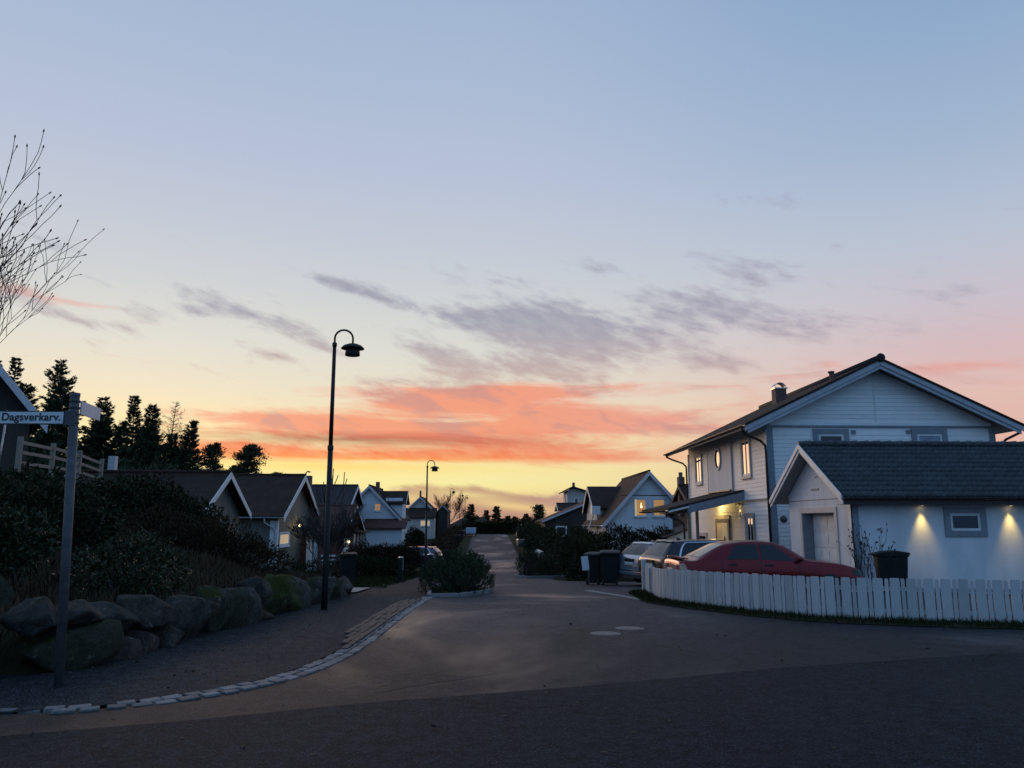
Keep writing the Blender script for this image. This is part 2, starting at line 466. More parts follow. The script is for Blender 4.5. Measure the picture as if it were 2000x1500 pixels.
def kerb_x(y):
    xs = [(p.x, p.y) for p, _ in kerb_line]
    xs.sort(key=lambda q: q[1])
    return float(np.interp(y, [q[1] for q in xs], [q[0] for q in xs]))

def sheet(name, m, rows, dz, label):
    """rows: (y, x_left, x_right); laid on the terrain profile"""
    vs = []; fs = []; K = 9
    for y, a, b in rows:
        for i in range(K):
            vs.append((a + (b - a) * i / (K - 1), y, hy(y) + dz))
    for j in range(len(rows) - 1):
        for i in range(K - 1): fs.append((j * K + i, j * K + i + 1, (j + 1) * K + i + 1, (j + 1) * K + i))
    mb = MB(); mb.add(vs, fs)
    return tag(mb.build(name, m, smooth=True), label, None, kind='structure')

ys = sorted(set([-14, -4, 4, 6, 7.0, 7.1, 7.25] + [7.4 + .3 * i for i in range(60)] + [25.4 + 1.0 * i for i in range(92)] + [k[0] for k in KN if -14 < k[0] < 114]))
rows = []
for y in ys:
    if y <= 7.0: a, b = -90, 90
    else:
        a = kerb_x(y) if y < 20.9 else float(np.interp(y, [20.9, 24, 27, 116], [-1.40, -1.6, -1.75, -1.75]))
        if y < 12: b = 90
        else: b = float(np.interp(y, [12, 13.6, 30.5, 33, 36.5, 116], [40, 13.5, 13.5, 3.4, 2.85, 2.85]))
    rows.append((y, a, b))
road = sheet('road', M_road, rows, 0.0, 'weathered grey asphalt street running to the crest')
# newer, darker strip of asphalt across the junction
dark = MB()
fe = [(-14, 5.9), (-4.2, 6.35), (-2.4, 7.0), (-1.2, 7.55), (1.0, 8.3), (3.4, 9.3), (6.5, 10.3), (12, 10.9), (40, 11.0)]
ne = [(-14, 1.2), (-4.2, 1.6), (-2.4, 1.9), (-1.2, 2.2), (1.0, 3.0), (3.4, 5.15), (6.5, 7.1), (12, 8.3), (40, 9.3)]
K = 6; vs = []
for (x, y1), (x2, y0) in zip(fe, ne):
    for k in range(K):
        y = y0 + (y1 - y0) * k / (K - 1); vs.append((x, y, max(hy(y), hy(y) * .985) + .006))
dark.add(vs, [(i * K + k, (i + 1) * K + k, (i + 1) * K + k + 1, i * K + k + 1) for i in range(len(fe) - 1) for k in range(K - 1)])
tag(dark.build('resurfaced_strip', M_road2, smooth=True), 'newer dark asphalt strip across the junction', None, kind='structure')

rows = [(y, (wall_x(y) - .5 if y < 23 else float(np.interp(y, [23, 26, 40, 60], [-4.0, -3.75, -3.2, -3.0]))),
         (kerb_x(y) - .23 if y < 20.9 else float(np.interp(y, [20.9, 24, 30, 60], [-1.42, -1.62, -1.77, -1.77])))) for y in
        [7.3 + .3 * i for i in range(46)] + [21 + i for i in range(40)]]
rows = [(y, min(a, -4.6) if y < 8.8 else a, b) for y, a, b in rows]
rows = [(y, -14 if y < 7.9 else a, b) for y, a, b in rows]
walk = sheet('pavement', M_walk, rows, .012, 'gravelly asphalt pavement between the stone wall and the setts')
drv = MB()
dv = []
for y in [22.7, 23.5, 24.5, 25.5]:
    for x in (-11.0, -8, -5, -3.6): dv.append((x, y, hy(y) + .055 if x > -7 else hy(y) + .06))
drv.add(dv, [(j * 4 + i, j * 4 + i + 1, (j + 1) * 4 + i + 1, (j + 1) * 4 + i) for j in range(3) for i in range(3)])
tag(drv.build('driveway_slab', mat('pale_concrete', (.20, .19, .18), (.26, .25, .24), 4, .8, .4, 60)), 'pale concrete drive beyond the end of the stone wall', None, kind='structure')

# granite setts: two rows along the kerb
M_sett = mat('granite_setts', (.13, .13, .13), (.22, .215, .205), 9, .75, .7, 55, per_object=.4, c3=(.08, .08, .08))
bm = bmesh.new(); bmesh.ops.create_cube(bm, size=1)
bmesh.ops.bevel(bm, geom=bm.edges[:], offset=.05, segments=1, affect='EDGES')
sett_me = bpy.data.meshes.new('sett'); bm.to_mesh(sett_me); bm.free(); sett_me.materials.append(M_sett)
kerb = thing('kerb', 'double row of pale granite setts edging the road', None, (-1.7, 12, 0)); del kerb['label']
tag(kerb, 'double row of pale granite setts edging the pavement', None, kind='structure')
line = resample(KERB, .205)
R = random.Random(3)
for row, off in ((0, .0), (1, -.145)):
    for i, (p, d) in enumerate(line):
        if p.x < -6.3: continue
        if p.x < -3.2 and R.random() < .12: continue
        nrm = Vector((d.y, -d.x, 0))
        if nrm.x < 0 and abs(nrm.x) > abs(nrm.y): nrm = -nrm
        if nrm.y > 0 and abs(nrm.y) >= abs(nrm.x): nrm = -nrm
        q = p + nrm * (off + R.uniform(-.012, .012)) + d * (.1 * row + R.uniform(-.012, .012))
        inst('sett', sett_me, kerb, (q.x, q.y, hy(q.y) + R.uniform(-.054, -.042)), 0,
             (R.uniform(.15, .19), R.uniform(.105, .135), .13),
             rot=(R.uniform(-.04, .04), R.uniform(-.04, .04), math.atan2(d.y, d.x) + R.uniform(-.05, .05)))
# rusty-brown brick strip beside the setts
M_brick = mat('brown_paver', (.050, .032, .024), (.085, .055, .040), 14, .8, .5, 60, per_object=.3)
pav_me = sett_me.copy(); pav_me.name = 'paver'; pav_me.materials.clear(); pav_me.materials.append(M_brick)
pave = thing('paver_strip', 'narrow strip of brown brick pavers beside the setts', None, (-2, 14, 0)); tag(pave, kind='structure')
for i in range(29):
    for k in range(4):
        y = 11.1 + i * .315 + (k % 2) * .15
        if y > 20.0 - .25 * k or y < 11.0 + .55 * k: continue
        x = kerb_x(y) - .16 - k * .105
        inst('paver', pav_me, pave, (x, y, hy(y) + .008 + R.uniform(-.012, .008)), R.uniform(-.02, .02), (.09, .295, .07))

# manhole covers
M_iron = mat('cast_iron', (.16, .15, .14), (.28, .25, .22), 22, .5, .5, 70, metal=.6)
M_rim = mat('iron_rim', (.07, .07, .075), None, rough=.6)
for k, (x, y, lab) in enumerate([(1.86, 12.65, 'round iron manhole cover in the asphalt, the nearer one'), (2.36, 13.35, 'round iron manhole cover in the asphalt, nearer the picket fence')]):
    t = thing('manhole_cover', lab, 'manhole', (x, y, hy(y)), 'manhole covers in the road')
    MB().lathe([(.245, -.02), (.245, .008), (.225, .010), (.225, -.02)], n=36).build('frame', M_rim, t, local=True)
    mb = MB().lathe([(0.001, .006), (.222, .006), (.222, -.02)], n=36)
    for a in range(-5, 6):
        for b in range(-5, 6):
            if a * a + b * b < 26: mb.box(a * .038 - .012, a * .038 + .012, b * .038 - .012, b * .038 + .012, .004, .014)
    mb.build('lid', M_iron, t, local=True)

# traffic islands with kerbs
M_kerbstone = mat('kerb_stone', (.15, .145, .14), (.23, .22, .21), 8, .8, .5, 50, per_object=.15)
ks_me = sett_me.copy(); ks_me.name = 'kerb_stone'; ks_me.materials.clear(); ks_me.materials.append(M_kerbstone)
def island(label, poly, loc):
    t = thing('planting_island', label, None, loc); tag(t, kind='structure')
    P = [Vector((*q, 0)) for q in poly]
    top = MB(); top.add([(p.x, p.y, hy(p.y) + .05) for p in P], [tuple(range(len(P)))])
    top.build('soil_bed', M_soil, t)
    for a, b in zip(P, P[1:] + P[:1]):
        L = (b - a).length; k = max(1, int(L / .5)); d = (b - a) / L
        for i in range(k):
            c = a + d * (L * (i + .5) / k)
            inst('kerb_stone', ks_me, t, (c.x, c.y, hy(c.y) + .01), math.atan2(d.y, d.x), (L / k - .01, .10, .17))
island('kerbed planting bed on the left, narrowing the street', [(-1.45, 20.9), (-.7, 21.1), (-.05, 22.6), (.18, 23.9), (-.1, 25.6), (-.6, 26.6), (-1.75, 27.2), (-1.62, 24)], (-.9, 23.5, hy(23.5)))
island('kerbed planting bed on the right, narrowing the street', [(3.9, 39.0), (3.2, 38.2), (2.0, 38.0), (1.45, 39.2), (1.55, 41), (2.9, 42.6), (3.9, 42.6)], (2.6, 40, hy(40)))
# pale edging stones across the drive mouth
edge = thing('drive_edging', 'row of pale paving stones across the drive entrance', None, (3.5, 21.5, hy(21.5))); tag(edge, kind='structure')
for i in range(16):
    t_ = i / 15; x = 3.05 + .75 * t_; y = 24.0 - 4.3 * t_
    inst('paving_stone', ks_me, edge, (x, y, hy(y) - .01), math.atan2(-4.3, .75), (.27, .2, .06))

# ================================================================== foliage tools
def leaf_mat(name, c1, c2, rough=.55, spec=.3):
    m = bpy.data.materials.new(name); m.use_nodes = True
    t = m.node_tree; P = t.nodes['Principled BSDF']; n = NT(t)
    g = n.new('ShaderNodeNewGeometry')
    rnd = V(n, g.outputs['Random Per Island'])
    big = n.noise(g.outputs['Position'], 2.2, 3, .6)
    n.put(P.inputs['Base Color'], n.mix(n.m('ADD', rnd * .6, (big - .3) * .9, clamp=True), c1, c2))
    P.inputs['Roughness'].default_value = rough; P.inputs['Specular IOR Level'].default_value = spec
    return m
L_dark = leaf_mat('leaf_dark_green', (.010, .015, .005), (.028, .034, .011), .7, .12)
L_brown = leaf_mat('leaf_brown', (.028, .017, .009), (.060, .036, .017), .8, .1)
L_rhodo = leaf_mat('leaf_glossy', (.010, .018, .005), (.034, .046, .014), .45, .25)
L_fir = leaf_mat('needles_dark', (.018, .030, .012), (.045, .058, .022), .7)
L_pine = leaf_mat('needles_pine', (.030, .034, .014), (.065, .062, .026), .7)
L_larch = leaf_mat('twigs_larch', (.07, .055, .03), (.12, .09, .045), .8)
L_grass = leaf_mat('grass_blades', (.012, .020, .005), (.032, .038, .012), .8, .1)
L_heath = leaf_mat('heather', (.040, .026, .014), (.085, .050, .026), .9)
L_moss = mat('moss', (.05, .07, .012), (.11, .13, .02), 12, .95, .8, 60)
M_bark = mat('bark', (.05, .038, .03), (.10, .08, .065), 8, .9, .7, 30, stretch=(1, 1, .25))
M_twig = mat('dark_twig', (.030, .020, .018), (.055, .038, .032), 6, .8)

def cards(pos, dirs, length, width, up=None, rng=RNG):
    """pos (n,3), dirs (n,3) -> diamond leaves"""
    n = len(pos)
    d = dirs / (np.linalg.norm(dirs, axis=1, keepdims=True) + 1e-9)
    r = rng.normal(size=(n, 3)) if up is None else np.tile(np.array(up, float), (n, 1)) + rng.normal(size=(n, 3)) * .35
    w = np.cross(d, r); w /= np.linalg.norm(w, axis=1, keepdims=True) + 1e-9
    L = (length if np.ndim(length) else np.full(n, length))[:, None]; W = (width if np.ndim(width) else np.full(n, width))[:, None]
    nn = np.cross(w, d)
    a = pos; b = pos + d * L * .45 + w * W * .5 + nn * L * .05; c = pos + d * L; e = pos + d * L * .45 - w * W * .5 + nn * L * .05
    v = np.stack([a, b, c, e], 1).reshape(-1, 3)
    f = np.arange(4 * n).reshape(n, 4)
    return v, f

def bush(name, blobs, n, length, width, m, parent, spiky=.0, rng=RNG, floor=None):
    """blobs (cx,cy,cz,rx,ry,rz): leaves packed towards the shells of overlapping lumps"""
    vol = np.array([b[3] * b[4] * b[5] for b in blobs]) ** .67; vol /= vol.sum()
    P = []; D = []
    for b, k in zip(blobs, rng.multinomial(n, vol)):
        q = rng.normal(size=(k, 3)); q /= np.linalg.norm(q, axis=1, keepdims=True)
        lump = 1 + .16 * np.sin(q[:, 0] * 7 + b[0] * 3) * np.sin(q[:, 1] * 6 + b[1]) + .12 * np.sin(q[:, 2] * 9 + b[2] * 5 + q[:, 0] * 4)
        r = (rng.random(k) ** .33 * .55 + .45) * lump
        P.append(q * r[:, None] * np.array(b[3:6]) + np.array(b[:3])); D.append(q * (.6 + spiky) + rng.normal(size=(k, 3)) * (.6 - spiky * .5) + np.array([0, 0, .25 + spiky * .6]))
    P = np.concatenate(P); D = np.concatenate(D)
    if floor is not None:
        fl = np.array([floor(a, b) for a, b in P[:, :2]]); k = P[:, 2] > fl; P = P[k]; D = D[k]
    s = rng.uniform(.6, 1.3, len(P))
    v, f = cards(P, D, length * s, width * s, rng=rng)
    return np_mesh(name, v, f, m, parent)

def grow(mb, p, d, L, r, depth, rng, tips, spread=.55, up=.25, kids=(2, 4), min_r=.004, segs=4, shrink=.68):
    path = [p.copy()]; rs = [r]
    for i in range(segs):
        d = (d + Vector((rng.gauss(0, .10), rng.gauss(0, .10), rng.gauss(0, .08) + up * .12))).normalized()
        p = p + d * (L / segs); path.append(p.copy()); rs.append(max(min_r, r * (1 - .55 * (i + 1) / segs)))
    mb.tube(path, rs, 6 if r > .03 else (4 if r > .012 else 3), cap=False)
    if depth == 0:
        tips.append((p, d)); return
    k = rng.randint(*kids)
    for i in range(k):
        t = rng.uniform(.35, 1.0) if i else 1.0
        j = min(segs, max(1, int(round(t * segs)))); q = path[j]
        ax = Vector((rng.gauss(0, 1), rng.gauss(0, 1), rng.gauss(0, .5))).normalized()
        nd = (d + ax * (spread * rng.uniform(.5, 1.2) if i else spread * .3)); nd.z += up * .5
        grow(mb, q, nd.normalized(), L * rng.uniform(shrink - .12, shrink + .12), max(min_r, rs[j] * (.85 if i == 0 else .62)), depth - 1, rng, tips, spread, up, kids, min_r, segs, shrink)

def bare_tree(name, label, base, h, r, depth, seed, lean=(0, 0, 1), spread=.55, up=.3, group=None, kids=(2, 4), first=.34, min_r=.004):
    t = thing(name, label, 'tree', base, group)
    rng = random.Random(seed); tips = []
    tr = MB(); tr.tube([Vector(base), Vector(base) + Vector(lean).normalized() * h * first * .5, Vector(base) + Vector(lean).normalized() * h * first], [r * 1.25, r, r * .85], 10)
    tr.build('trunk', M_bark, t, smooth=True)
    mb = MB(); top = Vector(base) + Vector(lean).normalized() * h * first
    for i in range(5):
        a = i * 2.4 + rng.uniform(-.4, .4)
        d = Vector((math.cos(a) * .75, math.sin(a) * .75, rng.uniform(.45, 1.1))).normalized()
        q = Vector(base) + Vector(lean).normalized() * h * first * (1 - .1 * i)
        grow(mb, q, d, h * .36, r * .5, depth, rng, tips, spread, up, kids, min_r)
    grow(mb, top, Vector(lean).normalized(), h * .36, r * .7, depth, rng, tips, spread, up, kids, min_r)
    # buds at the twig tips
    for p, d in tips:
        mb.tube([p, p + d * .02, p + d * .045], [.004, .010, .002], 4, cap=False)
    mb.build('crown', M_twig, t)
    return t

# ================================================================== boulder wall on the left
def rock_mat(name, c1, c2, mossy):
    m = bpy.data.materials.new(name); m.use_nodes = True
    t = m.node_tree; P = t.nodes['Principled BSDF']; n = NT(t)
    g = n.new('ShaderNodeNewGeometry'); co = g.outputs['Position']
    base = n.mix(n.sm(n.noise(co, 4.0, 6, .65), .36, .64), c1, c2)
    base = n.mix(n.sm(n.noise(co, 17, 4, .7), .55, .7) * .55, base, tuple(q * 1.7 for q in c2))
    nz_ = n.new('ShaderNodeSeparateXYZ'); t.links.new(g.outputs['Normal'], nz_.inputs[0])
    mk = n.sm(n.noise(co, 2.6, 5, .7) + V(n, nz_.outputs[2]) * .22, .78 - mossy, .98 - mossy)
    base = n.mix(mk * .9, base, n.mix(n.noise(co, 30, 3), (.018, .028, .005), (.065, .075, .012)))
    n.put(P.inputs['Base Color'], base); P.inputs['Roughness'].default_value = .92; P.inputs['Specular IOR Level'].default_value = .08
    base = n.mix(n.sm(n.noise(co, 6.5, 5, .7), .60, .68) * .75, base, tuple(min(.4, q * 2.6) for q in c2))
    base = n.mix(n.sm(n.noise(co, 60, 3, .7), .45, .3) * .6, base, tuple(q * .4 for q in c1)); n.put(P.inputs['Base Color'], base)
    b = n.new('ShaderNodeBump'); b.inputs['Strength'].default_value = 1.0; b.inputs['Distance'].default_value = .11
    vz = n.new('ShaderNodeTexVoronoi', feature='DISTANCE_TO_EDGE'); vz.inputs['Scale'].default_value = 3.2; t.links.new(co, vz.inputs['Vector'])
    n.put(b.inputs['Height'], n.noise(co, 9, 9, .78) + n.sm(V(n, vz.outputs['Distance']), .0, .05) * .08); t.links.new(b.outputs[0], P.inputs['Normal'])
    return m
ROCKM = [rock_mat('granite_grey', (.050, .047, .040), (.105, .098, .085), .05), rock_mat('granite_warm', (.07, .052, .045), (.12, .098, .085), .0),
         rock_mat('granite_mossy', (.045, .046, .032), (.085, .085, .062), .2), rock_mat('moss_topped', (.050, .055, .03), (.09, .10, .045), .27)]
def boulder(name, c, size, seed, m, parent, cuts=15, rz=0.0):
    rng = np.random.default_rng(seed)
    bm = bmesh.new(); bmesh.ops.create_icosphere(bm, subdivisions=4, radius=1)
    pn = rng.normal(size=(cuts, 3)); pn /= np.linalg.norm(pn, axis=1, keepdims=True)
    ph = rng.uniform(.52, .90, cuts)
    V_ = np.array([v.co[:] for v in bm.verts]); d = V_ / np.linalg.norm(V_, axis=1, keepdims=True)
    box_d = 1 / (np.abs(d) ** 7).sum(1) ** (1 / 7)                # rounded box
    dots = d @ pn.T
    r = np.where(dots > .05, ph / np.maximum(dots, .05), 9).min(1)
    r = -np.log(np.exp(-40 * np.minimum(r, 3)) + np.exp(-40 * box_d * .96)) / 40
    out_ = []
    for v, q, rr in zip(bm.verts, d, r):
        s = q * rr; nzv = mnoise.fractal(Vector(s * 2.3) + Vector((seed * 3.1, 0, 0)), 1.0, 2.0, 4)
        s = s * (1 + .05 * nzv + .022 * mnoise.noise(Vector(s * 9) + Vector((seed, 0, 0))))
        out_.append(s)
    out_ = np.array(out_); lo_, hi_ = out_.min(0), out_.max(0); out_ = (out_ - (lo_ + hi_) / 2) / (hi_ - lo_)
    for v, s in zip(bm.verts, out_): v.co = (s[0] * size[0], s[1] * size[1], s[2] * size[2])
    me = bpy.data.meshes.new(name); bm.to_mesh(me); bm.free(); me.materials.append(m)
    me.polygons.foreach_set('use_smooth', [True] * len(me.polygons))
    o = inst(name, me, parent, c, rz)
    return o
wall_t = thing('stone_wall', 'low retaining wall of rough mossy boulders along the pavement', 'wall', (-4.2, 13, hy(13)))
WR = [(8.12, 9.0, -.10, .74, 0), (8.95, 9.40, .38, .78, 0), (9.28, 9.85, .40, .71, 0), (9.02, 10.05, -.14, .47, 2), (9.73, 10.62, .24, .63, 0), (10.02, 10.62, -.12, .28, 1),
      (10.5, 11.55, .20, .66, 0), (10.6, 11.25, -.18, .25, 1), (11.2, 11.75, -.2, .28, 0), (11.58, 12.95, -.24, .53, 0), (12.85, 13.55, -.25, .60, 2), (13.4, 14.15, -.25, .52, 2),
      (14.0, 14.75, -.27, .47, 0), (14.65, 15.6, -.05, .63, 0), (14.8, 15.6, -.35, .05, 1), (15.5, 16.4, -.3, .58, 3), (16.3, 17.3, -.35, .52, 3), (17.2, 18.2, -.35, .46, 0), (18.1, 19.1, -.4, .38, 2),
      (19.0, 19.9, -.42, .30, 0), (19.8, 20.8, -.45, .24, 2), (20.7, 21.6, -.5, .20, 0), (21.5, 22.5, -.5, .16, 1)]
rr = random.Random(5)
for i, (a, b, z0, z1, mi) in enumerate(WR):
    y = (a + b) / 2; ang = math.atan2(b - a, wall_x(b) - wall_x(a))
    th = rr.uniform(.62, .82)
    boulder('boulder', (wall_x(y) - th * .32, y, (z0 + z1) / 2), (math.hypot(b - a, wall_x(b) - wall_x(a)) * 1.02, th, (z1 - z0) * 1.04), 20 + i, ROCKM[mi], wall_t, rz=ang)
for i, x in enumerate((-5.75, -6.7, -7.7, -8.7)):
    boulder('boulder', (x, 8.15 - .06 * i, .28), (1.06, .75, .85), 80 + i, ROCKM[i % 3], wall_t)
for i, (x, y, z, s, lab) in enumerate([(-8.9, 15.0, 1.5, .75, 'angular grey boulder lying on the planted bank'), (-7.6, 15.2, 1.25, .5, 'smaller flat boulder lying on the planted bank'),
                                 (-6.3, 10.5, .95, .55, 'rounded mossy boulder among the glossy shrubs')]):
    o = boulder('boulder', (x, y, terr(x, y) + s * .15), (s * 1.3, s, s), 120 + i, ROCKM[0 if i < 2 else 2], None)
    tag(o, lab, 'boulder')
# ================================================================== planting on the bank
def shrub(name, label, blobs, n, length, width, m, spiky=0.0, cat='shrub', group=None, stems=4):
    cx = sum(b[0] for b in blobs) / len(blobs); cy = sum(b[1] for b in blobs) / len(blobs)
    t = thing(name, label, cat, (cx, cy, terr(cx, cy)), group)
    bush('foliage', blobs, n, length, width, m, t, spiky)
    mb = MB(); r_ = random.Random(int(cx * 100 + cy * 10))
    for b in blobs[:6]:
        for k in range(stems):
            q = Vector((b[0] + r_.uniform(-.4, .4) * b[3], b[1] + r_.uniform(-.4, .4) * b[4], terr(b[0], b[1]) - .1))
            e = Vector((b[0] + r_.uniform(-.7, .7) * b[3], b[1] + r_.uniform(-.7, .7) * b[4], b[2] + r_.uniform(.1, .6) * b[5]))
            mb.tube([q, q.lerp(e, .5) + Vector((r_.uniform(-.1, .1), r_.uniform(-.1, .1), 0)), e], [.03, .02, .008], 5)
    mb.build('stems', M_bark, t, smooth=True)
    return t
def row_blobs(pts, rx, ry, rz, k, jit, seed):
    r_ = random.Random(seed); out = []
    for (x0, y0, z0), (x1, y1, z1) in zip(pts, pts[1:]):
        for i in range(k):
            t = (i + r_.random()) / k
            x, y, z = x0 + (x1 - x0) * t, y0 + (y1 - y0) * t, z0 + (z1 - z0) * t
            s = r_.uniform(.75, 1.2)
            out.append((x + r_.uniform(-jit, jit), y + r_.uniform(-jit, jit), z + r_.uniform(-.12, .12), rx * s, ry * s, rz * s))
    return out
# tall dark hedge in front of the nearest house on the left
b1 = row_blobs([(-13.6, 23.5, 2.1), (-11.2, 23.5, 2.0), (-9.4, 23.0, 1.8), (-7.5, 22.2, 1.0)], .85, .8, .95, 5, .25, 1) + row_blobs([(-13.0, 22.5, 1.2), (-10, 22.0, .6), (-7.4, 21.5, .3)], .9, .8, .9, 5, .25, 2)
shrub('overgrown_hedge', 'tall dark overgrown hedge in front of the nearest brown roof', b1, 30000, .12, .07, L_dark, cat='hedge')
b2 = row_blobs([(-8.2, 20.2, 1.2), (-6.8, 20.2, .75), (-5.6, 20.6, .3)], .8, .7, .75, 4, .2, 3)
shrub('brown_hedge', 'low brown leafless hedge sloping down towards the lamp post', b2, 14000, .10, .035, L_brown, .5, cat='hedge')
b3 = row_blobs([(-13.5, 17.5, 2.35), (-11.8, 18.0, 2.0), (-9.8, 17.8, 1.7), (-8.2, 17.0, 1.35)], 1.0, .8, .8, 4, .3, 4)
shrub('bank_shrubs', 'dark tangled shrubs on the bank below the rail fence', b3, 20000, .11, .06, L_dark)
b4 = row_blobs([(-7.4, 10.9, 1.35), (-6.2, 11.6, 1.25)], .55, .5, .5, 4, .2, 5)
shrub('rhododendron', 'glossy-leaved evergreen shrub behind the street sign', b4, 5200, .10, .034, L_rhodo)
b5 = row_blobs([(-5.9, 12.3, .95), (-5.1, 13.0, .85)], .5, .5, .42, 4, .15, 6)
shrub('rhododendron', 'small glossy evergreen shrub right of the street sign, above the boulders', b5, 4200, .09, .03, L_rhodo)
b6 = row_blobs([(-9.8, 12.0, 1.95), (-8.3, 12.6, 1.75)], .8, .7, .75, 4, .25, 7)
shrub('evergreen_shrub', 'dense dark evergreen shrub at the left edge of the bank', b6, 12000, .10, .05, L_dark)
b7 = row_blobs([(-8.8, 14.6, 1.7), (-7.0, 15.4, 1.3)], .7, .6, .55, 4, .25, 8)
shrub('evergreen_shrub', 'dense low dark shrub in the middle of the bank', b7, 10000, .09, .05, L_dark)

# heather, dry grass and creeping plants covering the bank: nobody could count it
def cover_points(n, x0, x1, y0, y1, keep, rng):
    P = np.column_stack([rng.uniform(x0, x1, n), rng.uniform(y0, y1, n)])
    P = np.array([p for p in P if keep(p[0], p[1])])
    z = np.array([terr(a, b) for a, b in P]) - .03
    return np.column_stack([P, z])
rg = np.random.default_rng(21)
pts = cover_points(26000, -15, -3.6, 9.0, 24.5, lambda x, y: x < wall_x(y) - .35, rg)
clump = np.array([mnoise.noise(Vector((p[0] * .9, p[1] * .9, 2))) for p in pts])
hgt = np.clip(.20 + .26 * clump + rg.uniform(-.05, .1, len(pts)), .06, .6)
v, f = cards(pts, np.column_stack([rg.normal(0, .45, len(pts)), rg.normal(0, .45, len(pts)), np.ones(len(pts))]), hgt, rg.uniform(.02, .05, len(pts)), rng=rg)
tag(np_mesh('bank_heather', v, f, L_heath), 'brown heather and dry grass covering the bank above the boulders', 'ground cover', kind='stuff')
def grass(name, label, P, hmin, hmax, rng, w=(.006, .014), m=None):
    n = len(P)
    v, f = cards(P, np.column_stack([rng.normal(0, .35, n), rng.normal(0, .35, n), np.ones(n)]), rng.uniform(hmin, hmax, n), rng.uniform(*w, n), rng=rng)
    return tag(np_mesh(name, v, f, m or L_grass), label, 'grass', kind='stuff')
pts = cover_points(16000, -11, -3.2, 23.2, 48, lambda x, y: not (22.6 < y < 25.6), rg)
grass('lawn_grass', 'rough lawn in front of the houses on the left', pts, .05, .18, rg, (.015, .04))

# ================================================================== picket fence and its grass verge
FP = [(4.50, 22.6), (4.32, 20.8), (4.22, 18.9), (4.86, 16.8), (5.98, 14.75), (7.35, 13.92), (8.9, 13.40), (11.5, 12.95), (15.0, 12.7)]
fl = resample(FP, .01)
fl_y = [p for p in fl]
M_white = mat('white_paint_old', (.50, .51, .51), (.38, .39, .39), 5, .7, .25, 40, per_object=.13, stretch=(3, 3, .6), c3=(.30, .31, .30), thr=(.3, .75))
bm = bmesh.new(); bmesh.ops.create_cube(bm, size=1)
bmesh.ops.bevel(bm, geom=bm.edges[:], offset=.06, segments=1, affect='EDGES')
slat_me = bpy.data.meshes.new('slat'); bm.to_mesh(slat_me); bm.free(); slat_me.materials.append(M_white)
fence = thing('picket_fence', 'low white picket fence curving round the corner in front of the red car', 'fence', (5.5, 16, hy(16)))
def fence_at(sdist):
    i = min(len(fl) - 2, max(0, int(sdist / .01))); return fl[i]
total = (len(fl) - 1) * .01
def ftop(y): return hy(y) + .765
sd = .10; k = 0
while sd < total:
    # broad and narrow boards alternate
    wide = .158 if k % 2 == 0 else .060
    gap = .023
    p, d = fence_at(sd + wide / 2)
    nrm = Vector((d.y, -d.x, 0)); nrm = nrm if nrm.y < 0 or (abs(nrm.y) < .2 and nrm.x < 0) else -nrm
    q = p + nrm * .028
    zt = ftop(p.y) + rr.uniform(-.008, .008); zb = hy(p.y) + .02
    if k % 2: zt -= .012
    inst('slat', slat_me, fence, (q.x, q.y, (zt + zb) / 2), 0, (wide, .022, zt - zb), rot=(rr.uniform(-.02, .02), rr.uniform(-.012, .012), math.atan2(d.y, d.x) + rr.uniform(-.04, .04)))
    sd += wide + gap; k += 1
for lvl in (.20, .58):
    mb = MB(); st = 40
    for i in range(0, len(fl) - st, st):
        a, b = fl[i][0], fl[i + st][0]
        mb.bar((a.x, a.y, hy(a.y) + lvl), (b.x, b.y, hy(b.y) + lvl), .035, .07)
    mb.build('rail', M_white, fence)
for i in list(range(0, len(fl), 170)):
    p, d = fl[i]
    big = i == 0
    nrm = Vector((d.y, -d.x, 0)); nrm = -nrm if nrm.y < 0 else nrm
    q = p + nrm * .06
    s_ = .11 if big else .08
    mb = MB().box(q.x - s_ / 2, q.x + s_ / 2, q.y - s_ / 2, q.y + s_ / 2, hy(q.y) - .1, hy(q.y) + (.90 if big else .74))
    if big: mb.add([(q.x - .07, q.y - .07, hy(q.y) + .90), (q.x + .07, q.y - .07, hy(q.y) + .90), (q.x + .07, q.y + .07, hy(q.y) + .90), (q.x - .07, q.y + .07, hy(q.y) + .90), (q.x, q.y, hy(q.y) + .95)], [(0, 1, 4), (1, 2, 4), (2, 3, 4), (3, 0, 4), (3, 2, 1, 0)])
    mb.build('post', M_white, fence)
# solid end panel facing the drive
# grass verge
vv = MB(); K = 5; cnt = 0
for i in range(0, len(fl), 25):
    p, d = fl[i]; nrm = Vector((d.y, -d.x, 0)); nrm = nrm if nrm.y < 0 or (abs(nrm.y) < .2 and nrm.x < 0) else -nrm
    wob = .10 * mnoise.noise(Vector((i * .03, 0, 0)))
    for j in range(K):
        o_ = -.45 + (.45 + .48 + wob) * j / (K - 1); q = p + nrm * o_
        vv.v.append((q.x, q.y, hy(q.y) + (.012 if j in (0, K - 1) else .06)))
    cnt += 1
for i in range(cnt - 1):
    for j in range(K - 1): vv.f.append((i * K + j, (i + 1) * K + j, (i + 1) * K + j + 1, i * K + j + 1)); vv.mi.append(0)
tag(vv.build('verge', M_soil, smooth=True), 'narrow earth verge under the picket fence', None, kind='structure')
gp = []
for _ in range(15000):
    p, d = fl[rg.integers(0, len(fl))]; nrm = Vector((d.y, -d.x, 0)); nrm = nrm if nrm.y < 0 or (abs(nrm.y) < .2 and nrm.x < 0) else -nrm
    q = p + nrm * (rg.beta(1.2, 1.6) * .62 - .10); gp.append((q.x, q.y, hy(q.y) + .01))
grass('verge_grass', 'unmown dark grass along the foot of the picket fence', np.array(gp), .04, .16, rg, (.007, .018))

